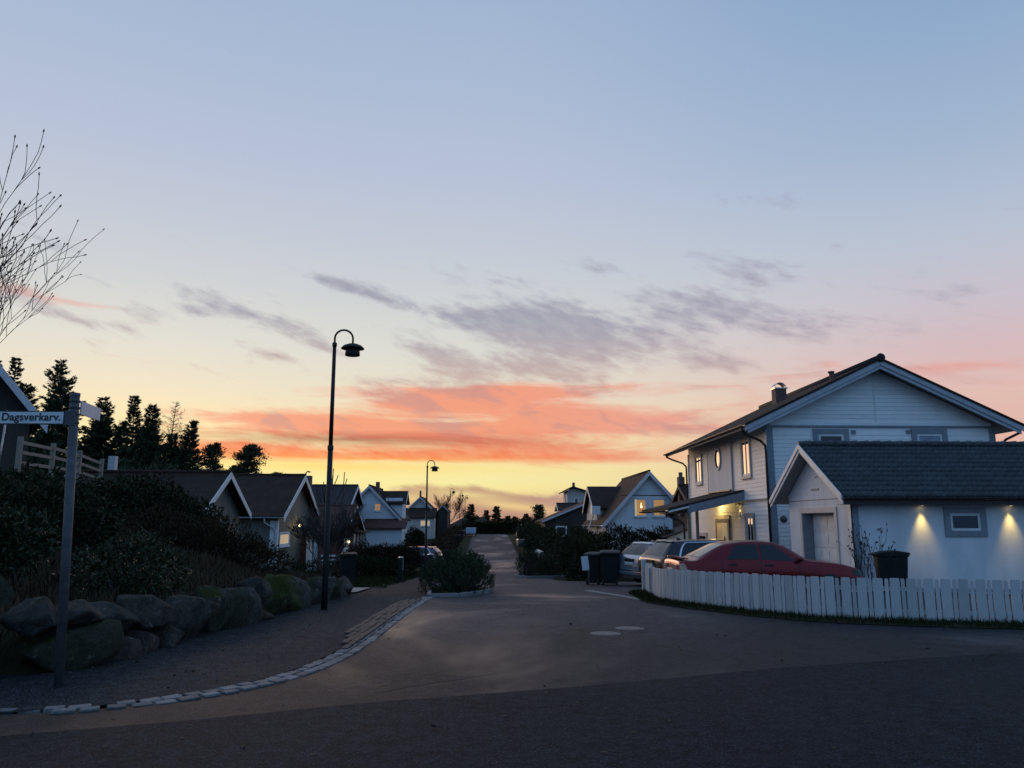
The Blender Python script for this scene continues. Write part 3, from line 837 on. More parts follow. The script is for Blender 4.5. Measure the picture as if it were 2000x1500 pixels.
# ================================================================== street sign
M_post = mat('galvanised_grey', (.055, .06, .066), (.08, .085, .09), 12, .6, .1, 40, metal=.2)
M_plate = mat('sign_white', (.62, .63, .64), (.55, .56, .57), 6, .45)
M_black = mat('sign_black', (.012, .012, .014), None, rough=.4)
sg = thing('street_sign', 'grey post with two white street name plates, one reading Dagsverkarv.', 'street sign', (-4.23, 8.37, hy(8.37)))
b0, b1_ = Vector((-4.23, 8.37, -.06)), Vector((-4.345, 8.37, 2.93))
def sgp(z): return b0.lerp(b1_, (z + .06) / 2.99)
MB().tube([b0, b1_], .046, 16).lathe([(.0, .02), (.05, .015), (.05, -.02)], tuple(b1_), 16).build('post', M_post, sg, smooth=True)
def plate(x0, x1, z0, z1, y, name, rot=0.0, pivot=None):
    fr = MB().box(x0, x1, y - .012, y + .012, z0, z1)
    o = fr.build(name, M_black, sg)
    o2 = MB().box(x0 + .012, x1 - .012, y - .0155, y + .0155, z0 + .010, z1 - .010).build('face', M_plate, o)
    return o, o2
pl, face = plate(-5.14, -4.405, 2.605, 2.745, 8.33, 'name_plate')
tag(pl, 'white plate with black frame reading Dagsverkarv.')
mb = MB().box(-4.408, -4.30, 8.318, 8.342, 2.60, 2.75); mb.build('clamp', M_post, sg)
for z in (2.63, 2.72, 2.79, 2.86):
    q = sgp(z); MB().lathe([(.046, -.012), (.053, -.010), (.053, .010), (.046, .012)], (q.x, q.y, z), 16).build('band', M_post, sg, smooth=True)
def text(body, size, loc, rot, m, parent, name='lettering', align='LEFT', sx=1.0, extr=.0012, bold=0.0):
    cu = bpy.data.curves.new(name, 'FONT'); cu.body = body; cu.size = size; cu.align_x = align; cu.extrude = extr; cu.offset = bold
    cu.space_character = 1.05
    tmp = bpy.data.objects.new('tmp', cu); COL.objects.link(tmp)
    dg = bpy.context.evaluated_depsgraph_get(); me = bpy.data.meshes.new_from_object(tmp.evaluated_get(dg))
    bpy.data.objects.remove(tmp)
    me.materials.clear(); me.materials.append(m)
    o = bpy.data.objects.new(name, me); COL.objects.link(o); o.parent = parent
    L = root_loc(parent); o.location = (loc[0] - L.x, loc[1] - L.y, loc[2] - L.z); o.rotation_euler = rot; o.scale = (sx, 1, 1)
    return o
tx = text('Dagsverkarv.', .112, (-4.438, 8.312, 2.646), (rad(90), 0, 0), M_black, pl, align='RIGHT', sx=.985, bold=.0026)
# second plate, pointing away down the street and seen at a slant
p2 = bpy.data.objects.new('name_plate', None)
bpy.data.objects.remove(p2)
a = Vector((-4.29, 8.40, 0)); e = Vector((-4.36, 8.96, 0)); d = (e - a).normalized(); n_ = Vector((-d.y, d.x, 0)) * .008
mbp = MB()
vs = []
for z in (2.725, 2.865):
    vs += [a + n_ + Vector((0, 0, z)), e + n_ + Vector((0, 0, z)), e - n_ + Vector((0, 0, z)), a - n_ + Vector((0, 0, z))]
mbp.add(vs, [(0, 3, 2, 1), (4, 5, 6, 7), (0, 1, 5, 4), (1, 2, 6, 5), (2, 3, 7, 6), (3, 0, 4, 7)])
np2 = mbp.build('name_plate', M_plate, sg); tag(np2, 'pinkish white plate turned along the street, its lettering too faint to read')

# ================================================================== street lamps
M_lampg = mat('lamp_green_black', (.010, .011, .011), (.016, .017, .017), 6, .55, .1, 30, spec=.3)
M_bulb = mat('unlit_lamp_glass', (.20, .20, .19), None, rough=.3)
def make_lamp():
    t = thing('street_lamp', 'x', 'street lamp', (0, 0, 0), 'hooked street lamps along the left pavement')
    H = 5.95
    MB().tube([(0, 0, -.3), (0, 0, 1.1), (0, 0, 3.35)], [.066, .062, .055], 14).build('lower_pole', M_lampg, t, True, True)
    MB().lathe([(.056, 3.30), (.064, 3.32), (.064, 3.40), (.044, 3.42)], n=14).build('collar', M_lampg, t, True, True)
    MB().tube([(0, 0, 3.36), (0, 0, 5.60)], [.046, .040], 12).lathe([(.041, 5.56), (.052, 5.58), (.052, 5.65), (.03, 5.67)], n=14).build('upper_pole', M_lampg, t, True, True)
    R_ = .195
    arc = [(0, 0, 5.6), (0, 0, H - R_)] + [(R_ - R_ * math.cos(a), 0, H - R_ + R_ * math.sin(a)) for a in [math.pi * i / 16 for i in range(1, 17)]] + [(2 * R_, 0, H - R_ - .12)]
    MB().tube(arc, .022, 10).build('hook_arm', M_lampg, t, True, True)
    c = (2 * R_, 0, H - R_ - .17)
    sh = MB().lathe([(.02, .07), (.10, .055), (.20, .015), (.248, -.035), (.254, -.05), (.242, -.052), (.14, -.03), (.02, -.03)], c, 32).build('shade', M_lampg, t, True, True)
    b = MB().lathe([(.12, -.03), (.145, -.07), (.158, -.13), (.162, -.20), (.155, -.205), (.13, -.19), (.02, -.15)], c, 28).build('lamp_housing', M_lampg, t, True, True)
    MB().lathe([(.001, -.155), (.09, -.16), (.11, -.185), (.001, -.20)], c, 16).build('bulb_glass', M_bulb, b, True, True)
    MB().box(-.03, .03, -.068, -.058, .9, 1.25).build('service_door', M_lampg, t, local=True)
    return t
lamp0 = make_lamp()
LP = [(-3.33, 16.95, hy(16.95) + .0, -.012, 'tall hooked street lamp beside the boulder wall, the nearest'), (-3.12, 42.0, -1.12, 0, 'hooked street lamp behind the left planting bed, second nearest'),
      (-4.15, 92, -.50, 0, 'small distant hooked street lamp, third along the street'), (-4.1, 125, .20, 0, 'tiny distant hooked street lamp, fourth along the street'), (-3.95, 150, .58, 0, 'tiniest hooked street lamp, farthest along the street')]
for i, (x, y, z, ln_, lab) in enumerate(LP):
    o = lamp0 if i == 0 else copy_tree(lamp0)
    o.location = (x, y, z); o.rotation_euler = (0, 0, rad([6, 4, 0, 0, 0][i])); o['label'] = lab

# loose grit and dead leaves on the pavement and in the gutter
gp = []
while len(gp) < 9000:
    y = 7.5 + 15 * rg.random() ** 1.6; a_, b_ = wall_x(y) + .05, kerb_x(y) - .15
    if y < 8.9: a_ = -5.5
    t_ = rg.beta(.9, 1.5); gp.append((a_ + (b_ - a_) * t_, y, hy(y) + .013))
gp = np.array(gp); n_ = len(gp)
sz = rg.uniform(.003, .010, n_)[:, None] * np.where(rg.random(n_) < .04, 2.2, 1.0)[:, None]
ang = rg.uniform(0, 6.28, n_)
off = [np.column_stack([np.cos(ang + k * 2.094) * rg.uniform(.7, 1.2, n_), np.sin(ang + k * 2.094) * rg.uniform(.7, 1.2, n_), np.zeros(n_)]) for k in range(3)] + [np.column_stack([rg.normal(0, .3, n_), rg.normal(0, .3, n_), rg.uniform(.6, 1.1, n_)])]
gv_ = np.stack([gp + o_ * sz for o_ in off], 1).reshape(-1, 3)
gi = (np.arange(n_) * 4)[:, None]
gf_ = np.concatenate([gi + np.array([[0, 1, 3]]), gi + np.array([[1, 2, 3]]), gi + np.array([[2, 0, 3]])])
tag(np_mesh('loose_grit', gv_, gf_, mat('grit', (.03, .03, .03), (.10, .095, .09), 30, .9, spec=.1)), 'loose grit scattered over the pavement', 'grit', kind='stuff')
lp_ = np.array([(rg.uniform(-5.5, 9), rg.uniform(3.2, 20), 0) for _ in range(420)])
lp_[:, 2] = [hy(y) + (.018 if x < kerb_x(max(7.1, y)) else .012) for x, y in lp_[:, :2]]
v, f = cards(lp_, np.column_stack([rg.normal(size=420), rg.normal(size=420), rg.normal(0, .12, 420)]), rg.uniform(.03, .07, 420), rg.uniform(.02, .045, 420), up=(0, 0, 1), rng=rg)
tag(np_mesh('fallen_leaves', v, f, L_heath), 'scattered dead leaves on the asphalt', 'leaves', kind='stuff')

# ================================================================== building tools
def wallmat(name, c, c2, board=0.0, vertical=True, rough=.7):
    m = bpy.data.materials.new(name); m.use_nodes = True
    t = m.node_tree; P = t.nodes['Principled BSDF']; n = NT(t)
    g = n.new('ShaderNodeNewGeometry'); co = g.outputs['Position']
    mp = n.new('ShaderNodeMapping'); mp.inputs['Scale'].default_value = (1, 1, .35); t.links.new(co, mp.inputs[0])
    base = n.mix(n.sm(n.noise(mp.outputs[0], 1.6, 5, .6), .35, .7), c, c2)
    n.put(P.inputs['Base Color'], base); P.inputs['Roughness'].default_value = rough; P.inputs['Specular IOR Level'].default_value = .3
    b = n.new('ShaderNodeBump'); b.inputs['Strength'].default_value = .5; b.inputs['Distance'].default_value = .02
    hgt_ = n.noise(co, 45, 4, .6) * .25
    if board:
        s_ = n.new('ShaderNodeSeparateXYZ'); t.links.new(co, s_.inputs[0])
        q = (V(n, s_.outputs[0]) + V(n, s_.outputs[1])) if vertical else V(n, s_.outputs[2])
        fr = n.m('FRACT', q / board); groove = n.sm(fr, 0.0, .1) * (1.0 - n.sm(fr, .94, 1.0)); hgt_ = hgt_ + groove
    n.put(b.inputs['Height'], hgt_); t.links.new(b.outputs[0], P.inputs['Normal'])
    return m
def tilemat(name, c, c2):
    m = bpy.data.materials.new(name); m.use_nodes = True
    t = m.node_tree; P = t.nodes['Principled BSDF']; n = NT(t)
    g = n.new('ShaderNodeNewGeometry'); co = g.outputs['Position']
    n.put(P.inputs['Base Color'], n.mix(n.sm(n.noise(co, 1.2, 6, .7), .35, .68), c, c2)); P.inputs['Roughness'].default_value = .8
    P.inputs['Specular IOR Level'].default_value = .15
    s_ = n.new('ShaderNodeSeparateXYZ'); t.links.new(co, s_.inputs[0])
    rows_ = n.m('FRACT', V(n, s_.outputs[2]) / .17); cols_ = n.m('SINE', (V(n, s_.outputs[0]) + V(n, s_.outputs[1])) * 34.0)
    b = n.new('ShaderNodeBump'); b.inputs['Strength'].default_value = .8; b.inputs['Distance'].default_value = .04
    n.put(b.inputs['Height'], rows_ * -.7 + cols_ * .3); t.links.new(b.outputs[0], P.inputs['Normal'])
    return m
M_plaster = wallmat('white_render', (.70, .71, .72), (.60, .61, .62))
M_clad = mat('white_cladding', (.83, .81, .78), (.79, .77, .74), 2.5, .6, .2, 40, per_object=.05, stretch=(1, 1, 4))
M_trimb = mat('blue_grey_trim', (.24, .26, .29), (.20, .22, .25), 4, .6)
M_bargeb = mat('barge_blue_grey', (.42, .44, .47), (.36, .38, .41), 4, .6)
M_trimw = mat('white_trim', (.72, .72, .70), (.64, .64, .62), 4, .55, .1, 30)
M_soffit = mat('soffit_boards', (.34, .34, .33), (.29, .29, .28), 3, .7, .3, 30, stretch=(1, 6, 1))
M_tile = mat('dark_concrete_tile', (.022, .030, .034), (.040, .050, .055), 6, .55, .35, 60, per_object=.30, c3=(.028, .04, .030), spec=.4)
M_roofd = tilemat('roof_dark_brown', (.030, .017, .012), (.046, .028, .020))
M_roofr = tilemat('roof_red_brown', (.085, .036, .027), (.125, .056, .042))
M_roofg = tilemat('roof_grey', (.030, .029, .029), (.045, .043, .042))
M_gutter = mat('gutter_dark_brown', (.035, .022, .020), None, rough=.45, spec=.4)
M_gutterw = mat('gutter_white', (.5, .5, .5), None, rough=.5)
M_glass = mat('window_glass_dark', (.012, .013, .016), None, rough=.03, spec=.6)
M_glassb = mat('window_glass_blind', (.16, .20, .26), (.22, .26, .32), 3, .12, spec=.6)
M_glow = mat('window_lit_warm', (.12, .08, .05), (.2, .13, .07), 2, .1, spec=.5, emit=(1.0, .52, .20), estr=.34)
M_glow2 = mat('window_lit_pale', (.3, .26, .2), None, rough=.15, emit=(1.0, .72, .42), estr=.38)
M_lampw = mat('lamp_glow', (.9, .8, .5), None, emit=(1.0, .78, .34), estr=9.0)
M_brickch = mat('chimney_brick', (.10, .06, .05), (.17, .10, .085), 9, .85, .7, 26)
M_metal = mat('sheet_metal', (.30, .28, .27), (.4, .38, .36), 6, .35, metal=.8)
M_concrete = mat('plinth_concrete', (.20, .20, .20), (.26, .26, .25), 4, .85, .4, 40)

def obox(mb, o, U, Nn, u0, u1, n0, n1, z0, z1, mi=0):
    o, U, Nn = Vector(o), Vector(U), Vector(Nn); Z = Vector((0, 0, 1))
    c = [o + U * a + Nn * b + Z * e for e in (z0, z1) for a, b in ((u0, n0), (u1, n0), (u1, n1), (u0, n1))]
    return mb.add(c, [(0, 3, 2, 1), (4, 5, 6, 7), (0, 1, 5, 4), (1, 2, 6, 5), (2, 3, 7, 6), (3, 0, 4, 7)], mi)
def frame_boxes(mb, o, U, Nn, w, h, t, n0, n1):
    obox(mb, o, U, Nn, -w / 2, w / 2, n0, n1, h / 2 - t, h / 2); obox(mb, o, U, Nn, -w / 2, w / 2, n0, n1, -h / 2, -h / 2 + t)
    obox(mb, o, U, Nn, -w / 2, -w / 2 + t, n0, n1, -h / 2 + t, h / 2 - t); obox(mb, o, U, Nn, w / 2 - t, w / 2, n0, n1, -h / 2 + t, h / 2 - t)
def window(parent, o, U, Nn, w, h, trim=.12, trim_m=None, sash=.06, sash_m=None, pane_m=None, bars=(0, 0), base=.0, sill=True, label=None):
    """w, h: outside of the casing; o: centre on the wall face"""
    mb = MB(); frame_boxes(mb, o, U, Nn, w, h, trim, base, base + .055)
    win = mb.build('window', trim_m or M_trimw, parent)
    if label: win['label'] = label
    iw, ih = w - 2 * trim, h - 2 * trim
    mb = MB(); frame_boxes(mb, o, U, Nn, iw, ih, sash, base - .02, base + .03)
    for i in range(bars[0]):
        x = -iw / 2 + iw * (i + 1) / (bars[0] + 1); obox(mb, o, U, Nn, x - .02, x + .02, base - .015, base + .024, -ih / 2 + sash, ih / 2 - sash)
    for i in range(bars[1]):
        z = -ih / 2 + ih * (i + 1) / (bars[1] + 1); obox(mb, o, U, Nn, -iw / 2 + sash, iw / 2 - sash, base - .014, base + .022, z - .02, z + .02)
    mb.build('sash', sash_m or M_trimw, win)
    mb = MB(); obox(mb, o, U, Nn, -iw / 2 + sash * .5, iw / 2 - sash * .5, base - .012, base + .004, -ih / 2 + sash * .5, ih / 2 - sash * .5)
    mb.build('pane', pane_m or M_glass, win)
    if sill:
        mb = MB(); obox(mb, o, U, Nn, -w / 2 - .03, w / 2 + .03, base, base + .10, -h / 2 - .04, -h / 2); mb.build('sill', trim_m or M_trimw, win)
    return win
def pipe(parent, name, pts, r, m):
    return MB().tube(pts, r, 8).build(name, m, parent, smooth=True)

def gable_house(name, label, x0, x1, y0, y1, zb, ze, zr, axis, wall_m, roof_m, barge_m, ov=.35, ovg=.35, barge=.22, th=.14, ridge=None, corners=None):
    """axis: direction of the ridge; ze: height of the roof's top surface at the eave edge"""
    t = thing(name, label, 'house', ((x0 + x1) / 2, (y0 + y1) / 2, zb))
    if axis == 'x': a0, a1, b0, b1 = x0, x1, y0, y1
    else: a0, a1, b0, b1 = y0, y1, x0, x1
    mid = ridge if ridge is not None else (b0 + b1) / 2
    def P(a, b, z): return (a, b, z) if axis == 'x' else (b, a, z)
    sl0 = (zr - ze) / (mid - (b0 - ov)); sl1 = (zr - ze) / ((b1 + ov) - mid)
    under = th + .02
    w = MB()
    prof = [(b0, zb), (b1, zb), (b1, zr - sl1 * (b1 - mid) - under), (mid, zr - under), (b0, zr - sl0 * (mid - b0) - under)]
    w.prism(prof, axis, a0, a1); w.build('wall', wall_m, t)
    for s_, be in ((0, b0 - ov), (1, b1 + ov)):
        mb = MB(); q = [P(a0 - ovg, mid, zr), P(a1 + ovg, mid, zr), P(a1 + ovg, be, ze), P(a0 - ovg, be, ze)]
        nn = (Vector(q[1]) - Vector(q[0])).cross(Vector(q[3]) - Vector(q[0]))
        if nn.z < 0: q = [q[1], q[0], q[3], q[2]]
        mb.slab(*q, th); mb.build('roof_slope', roof_m, t)
        for ae, sg_ in ((a0 - ovg, -1), (a1 + ovg, 1)):
            mb = MB(); e0, e1 = ae, ae + sg_ * .035
            pts = [(mid, zr + .01), (be, ze + .01), (be, ze - barge), (mid, zr - barge)]
            mb.prism(pts if axis == 'x' else pts, axis, min(e0, e1) + (.001 if s_ else 0), max(e0, e1) + (.001 if s_ else 0)); mb.build('bargeboard', barge_m, t)
    MB().tube([P(a0 - ovg, mid, zr + .01), P(a1 + ovg, mid, zr + .01)], .09, 8).build('ridge_cap', roof_m, t, smooth=True)
    return t

# ================================================================== the big white house on the right
house = thing('two_storey_house', 'large white two-storey house with blue-grey trim and lit porch on the right', 'house', (15.3, 36, hy(36)))
HX0, HX1, HY0, HY1, RX, RZ, EZ = 10.80, 19.80, 30.0, 42.0, 15.15, 7.83, 5.26
SL = (RZ - EZ) / (RX - 9.757)
def roof_z(x): return RZ - SL * abs(x - RX)
TH = .20
MB().prism([(HX0 + .03, -1.4), (HX1 - .03, -1.4), (HX1 - .03, roof_z(HX1) - TH - .03), (RX, RZ - TH - .03), (HX0 + .03, roof_z(HX0) - TH - .03)], 'y', HY0 + .03, HY1).build('wall', M_clad, house)
# lapped weatherboards, one by one
def lap_mesh(L, axis):
    mb = MB(); q = [(0, 0), (-.030, 0), (-.012, .168), (0, .168)]
    if axis == 'y': mb.prism(q, 'y', 0, L)
    else: mb.prism([(a, b) for a, b in q], 'x', 0, L)
    me = bpy.data.meshes.new('weatherboard'); me.from_pydata(mb.v, [], mb.f); me.materials.append(M_clad); me.update(); return me
side_me = lap_mesh(HY1 - HY0 - .02, 'y'); front_me = lap_mesh(HX1 - HX0 - .02, 'x')
k = 0
z = -1.0
while z < 5.05:
    inst('weatherboard', side_me, house, (HX0 + .03, HY0 + .02, z)); inst('weatherboard', front_me, house, (HX0 + .01, HY0 + .03, z)); z += .16
z = 5.42
while z < RZ - .55:
    hw = (RZ - TH - .04 - (z + .17)) / SL
    for xa, xb in ((max(HX0 + .01, RX - hw), RX - .035), (RX + .035, min(HX1 - .01, RX + hw))):
        me = lap_mesh(xb - xa, 'x'); inst('weatherboard', me, house, (xa, HY0 + .03, z))
    z += .16
box('joint_batten', M_trimw, house, RX - .035, RX + .035, HY0 - .012, HY0 + .03, 5.42, RZ - .38)
box('belt_board', M_trimb, house, HX0 + .12, HX1 - .12, HY0 - .035, HY0 + .02, 5.235, 5.30)
box('belt_board', M_clad, house, HX0 + .12, HX1 - .12, HY0 - .045, HY0 + .02, 5.30, 5.42)
box('corner_board', M_trimb, house, HX0 - .005, HX0 + .24, HY0 - .04, HY0 + .02, -1.2, 5.42)
box('corner_board', M_trimb, house, HX1 - .22, HX1 + .005, HY0 - .04, HY0 + .02, -1.2, 5.42)
box('corner_board', M_trimw, house, HX0 - .03, HX0 + .03, HY0 - .035, HY0 + .16, -1.2, 5.15)
box('corner_board', M_trimw, house, HX0 - .03, HX0 + .03, HY1 - .14, HY1 + .02, -1.2, 5.15)
box('belt_board', M_trimb, house, HX0 - .03, HX0 + .03, HY0 + .17, 34.28, 2.42, 2.50)
box('drip_board', M_trimw, house, HX0 - .06, HX0 + .03, HY0 + .17, 34.28, 2.50, 2.54)
# roof
ya, yb = 29.3, 42.7
for sgn, xe, ze_ in ((-1, 9.757, EZ), (1, 20.55, roof_z(20.55))):
    q = [(RX, ya, RZ), (RX, yb, RZ), (xe, yb, ze_), (xe, ya, ze_)]
    if sgn < 0: pass
    else: q = [q[1], q[0], q[3], q[2]]
    nn = (Vector(q[1]) - Vector(q[0])).cross(Vector(q[3]) - Vector(q[0]))
    if nn.z < 0: q = [q[1], q[0], q[3], q[2]]
    rs = MB().slab(*q, .07).build('roof_slope', M_roofd, house)
    q2 = [tuple(Vector(p) + Vector((0, (.03 if p[1] < 35 else -.03), -.078))) for p in q]
    MB().slab(*q2, .10).build('soffit', M_soffit, house)
    pts = [(RX, RZ - .065), (xe, ze_ - .065), (xe, ze_ - .26), (RX, RZ - .26)]
    MB().prism(pts, 'y', ya - .01 - .002 * (sgn > 0), ya + .028).build('bargeboard', M_bargeb, house)
    pts = [(RX, RZ - .24), (xe + .12 * -sgn, roof_z(xe + .12 * -sgn) - .24), (xe + .12 * -sgn, roof_z(xe + .12 * -sgn) - .40), (RX, RZ - .40)]
    MB().prism(pts, 'y', ya + .03 + .002 * (sgn > 0), ya + .065).build('bargeboard', M_bargeb, house)
    pts = [(RX, RZ + .03), (xe, ze_ + .03), (xe, ze_ - .06), (RX, RZ - .06)]
    MB().prism(pts, 'y', ya - .05 - .002 * (sgn > 0), ya - .012).build('verge_tiles', M_roofd, house)
MB().tube([(RX, ya - .07, RZ + .02), (RX, yb, RZ + .02)], .13, 12).build('ridge_cap', M_roofg, house, smooth=True)
MB().lathe([(.001, 0), (.15, .0), (.17, .05), (.15, .10)], (RX, ya - .12, RZ + .02), 16, axis='y').build('ridge_end', M_roofg, house, smooth=True)
def gutter(parent, a, b, r, m, name='gutter'):
    mb = MB(); a, b = Vector(a), Vector(b); d = (b - a).normalized(); s_ = d.cross(Vector((0, 0, 1))).normalized()
    ring = [(math.cos(t_), math.sin(t_)) for t_ in [math.pi + math.pi * i / 8 for i in range(9)]]
    vs = []
    for q in (a, b):
        for c_, s2 in ring: vs.append(q + s_ * c_ * r + Vector((0, 0, s2 * r)))
        for c_, s2 in reversed(ring): vs.append(q + s_ * c_ * r * .86 + Vector((0, 0, s2 * r * .86)))
    n = 18
    mb.add(vs, [(i, (i + 1) % n, n + (i + 1) % n, n + i) for i in range(n)] + [tuple(range(n)), tuple(range(2 * n - 1, n - 1, -1))])
    return mb.build(name, m, parent)
gutter(house, (9.70, ya + .02, EZ - .02), (9.70, yb, EZ - .02), .075, M_gutter)
gutter(house, (20.60, ya + .02, roof_z(20.55) - .02), (20.60, yb, roof_z(20.55) - .02), .075, M_gutter)
pipe(house, 'downpipe', [(9.70, 29.55, EZ - .08), (9.72, 29.56, EZ - .22), (9.95, 29.66, EZ - .38), (10.52, 29.86, EZ - .58), (10.70, 29.91, EZ - .75), (10.72, 29.92, EZ - .95), (10.72, 29.92, -.6)], .050, M_gutter)
pipe(house, 'downpipe', [(9.70, 42.3, EZ - .08), (9.72, 42.3, EZ - .2), (10.0, 42.25, EZ - .34), (10.55, 42.12, EZ - .55), (10.71, 42.1, EZ - .72), (10.72, 42.1, EZ - .9), (10.72, 42.1, -1.0)], .050, M_gutter)
pipe(house, 'downpipe', [(20.58, 29.6, roof_z(20.55) - .1), (20.56, 29.62, roof_z(20.55) - .25), (20.1, 29.8, roof_z(20.55) - .5), (19.93, 29.9, roof_z(20.55) - .72), (19.92, 29.92, -.6)], .050, M_gutter)
# chimneys
ch = MB().box(13.82, 14.34, 36.8, 37.35, 7.0, 7.92).build('chimney', M_brickch, house)
MB().box(13.77, 14.39, 36.75, 37.40, 7.90, 7.96).build('chimney_cap', M_metal, ch)
mb = MB(); K = 10
for i in range(K + 1):
    a = math.pi * i / K
    for r_ in (.29, .265):
        for yy in (36.85, 37.3): mb.v.append((14.08 - r_ * math.cos(a), yy, 7.95 + r_ * math.sin(a) * .95))
for i in range(K):
    b = i * 4
    for f in ((0, 1, 5, 4), (2, 6, 7, 3), (0, 4, 6, 2), (1, 3, 7, 5)): mb.f.append(tuple(b + q for q in f)); mb.mi.append(0)
mb.build('cowl', M_metal, ch)
MB().tube([(14.13, 31.2, 7.15), (14.06, 31.2, 7.62)], [.105, .105], 14).lathe([(.105, 0), (.13, .02), (.13, .07), (.001, .09)], (14.055, 31.2, 7.60), 14).build('vent_pipe', M_brickch, house, smooth=False)
# windows on the front gable
FY = (0, -1, 0); UX = (1, 0, 0)
window(house, (13.32, HY0, 4.42), UX, FY, 1.40, 1.50, .20, M_trimb, .09, M_trimw, M_glass, label='dark window above the garage ridge')
window(house, (17.20, HY0, 4.44), UX, FY, 1.40, 1.50, .20, M_trimb, .09, M_trimw, M_glassb, label='window with pale blue blind above the garage ridge')
box('vent_grille', M_trimb, house, 14.14, 14.30, HY0 - .05, HY0 + .02, 4.98, 5.12); box('vent_grille', M_trimb, house, 16.30, 16.46, HY0 - .05, HY0 + .02, 5.00, 5.14)
MB().lathe([(.001, -.10), (.10, -.09), (.13, -.04), (.13, .03)], (11.28, HY0, 1.72), 16, axis='y').build('wall_lamp', M_rim, house, smooth=True)
# left side: windows, smooth panel with the oval light
FX = (-1, 0, 0); UY = (0, 1, 0)
M_casing = mat('casing_pinkish_white', (.56, .52, .50), (.50, .46, .44), 4, .6)
window(house, (HX0, 32.50, 4.24), UY, FX, 1.20, 1.66, .10, M_casing, .07, M_trimw, M_glass, bars=(1, 0), label='upper side window nearest the corner')
window(house, (HX0, 39.90, 4.24), UY, FX, 1.25, 1.52, .10, M_casing, .07, M_trimw, M_glass, bars=(1, 0), label='upper side window farthest from the corner')
box('smooth_panel', M_plaster, house, HX0 - .06, HX0 + .02, 34.42, 38.05, 2.95, 5.12)
for y in (34.35, 38.05): box('panel_trim', M_casing, house, HX0 - .075, HX0 + .02, y, y + .07, 2.6, 5.12)
ov = MB(); n = 28
for i in range(n):
    a = 2 * math.pi * i / n
    for r_, x_ in ((1.0, -.065), (1.0, -.12), (.80, -.12), (.80, -.065)): ov.v.append((HX0 + x_, 36.28 + .49 * r_ * math.cos(a), 4.50 + .53 * r_ * math.sin(a)))
for i in range(n):
    for k in range(3): ov.f.append((i * 4 + k, ((i + 1) % n) * 4 + k, ((i + 1) % n) * 4 + k + 1, i * 4 + k + 1)); ov.mi.append(0)
ovw = ov.build('oval_window', M_casing, house)
MB().add([(HX0 - .07, 36.28 + .42 * math.cos(2 * math.pi * i / n), 4.50 + .45 * math.sin(2 * math.pi * i / n)) for i in range(n)], [tuple(range(n))]).build('pane', M_glass, ovw)
# ground floor: door set, windows
dr = MB(); obox(dr, (HX0, 36.08, .60), UY, FX, -1.02, 1.02, 0, .05, -1.3, 1.32); door_set = dr.build('door_surround', mat('porch_cream', (.62, .58, .48), None, rough=.6), house)
M_frame = mat('door_frame_brown', (.11, .09, .075), None, rough=.6)
mb = MB(); frame_boxes(mb, (HX0, 36.08, .45), UY, FX, 2.06, 2.60, .17, .03, .085); mb.build('door_frame', M_frame, house)
mb = MB(); obox(mb, (HX0, 35.72, .40), UY, FX, -.46, .46, .045, .085, -1.15, 1.18)
door = mb.build('door', mat('door_white', (.72, .70, .62), None, rough=.45), house)
dvw = MB(); dvw.add([(HX0 - .092, 35.70 + .13 * math.cos(2 * math.pi * i / 20), .72 + .27 * math.sin(2 * math.pi * i / 20)) for i in range(20)], [tuple(range(20))]); dvw.build('oval_light', M_glass, door)
MB().box(HX0 - .15, HX0 - .085, 36.06, 36.12, .28, .36).build('handle', M_metal, door)
mb = MB(); obox(mb, (HX0, 36.60, .40), UY, FX, -.36, .36, .045, .075, -1.15, 1.18); mb.build('side_panel', mat('door_side_panel', (.55, .47, .25), None, rough=.4), house)
window(house, (HX0, 32.38, 1.02), UY, FX, 1.15, 1.92, .16, M_trimb, .07, M_trimw, M_glass, bars=(1, 0), label='ground floor window between door and corner')
window(house, (HX0, 39.70, .30), UY, FX, 1.60, 1.60, .10, M_casing, .07, M_trimw, M_glass, label='low ground floor window beyond the door')
box('number_plate', M_trimw, house, HX0 - .055, HX0 - .03, 33.42, 33.66, 1.78, 2.02)
nt_ = text('18', .22, (HX0 - .058, 33.63, 1.82), (rad(90), 0, rad(-90)), M_black, house, name='house_number')
# porch canopy
cy0, cy1 = 33.0, 38.6
MB().slab((10.80, cy0, 2.93), (7.56, cy0, 2.16), (7.56, cy1, 2.16), (10.80, cy1, 2.93), -.10).build('canopy_roof', M_roofg, house) if False else None
q = [(10.80, cy0, 2.95), (10.80, cy1, 2.95), (7.56, cy1, 2.18), (7.56, cy0, 2.18)]
cn = MB().slab(*q, .10).build('canopy_roof', M_roofg, house)
q2 = [tuple(Vector(p) + Vector((0, .02 if p[1] < 35 else -.02, -.112))) for p in q]
MB().slab(*q2, .05).build('canopy_soffit', M_trimw, cn)
MB().prism([(10.80, 2.86), (8.46, 2.30), (8.46, 1.98), (10.80, 2.50)], 'y', cy0 - .03, cy0 + .02).build('canopy_side_board', M_trimb, cn)
MB().prism([(8.46, 2.27), (7.60, 2.07), (7.60, 2.00), (8.46, 2.20)], 'y', cy0 - .025, cy0 + .015).build('canopy_trim', M_trimw, cn)
box('canopy_beam', M_trimb, house, 8.40, 8.55, cy0 + .03, cy1 - .05, 1.98, 2.18)
box('flashing', mat('copper_flashing', (.30, .15, .09), None, rough=.5), house, HX0 - .16, HX0 - .065, 34.45, 38.0, 2.965, 3.02)
gutter(house, (7.50, cy0, 2.10), (7.50, cy1, 2.10), .065, M_gutter)
pipe(house, 'downpipe', [(7.50, 33.12, 2.03), (7.52, 33.12, 1.90), (7.75, 33.12, 1.78), (8.1, 33.12, 1.66), (8.24, 33.12, 1.5), (8.25, 33.12, 1.3), (8.25, 33.12, -.8)], .045, M_gutter)
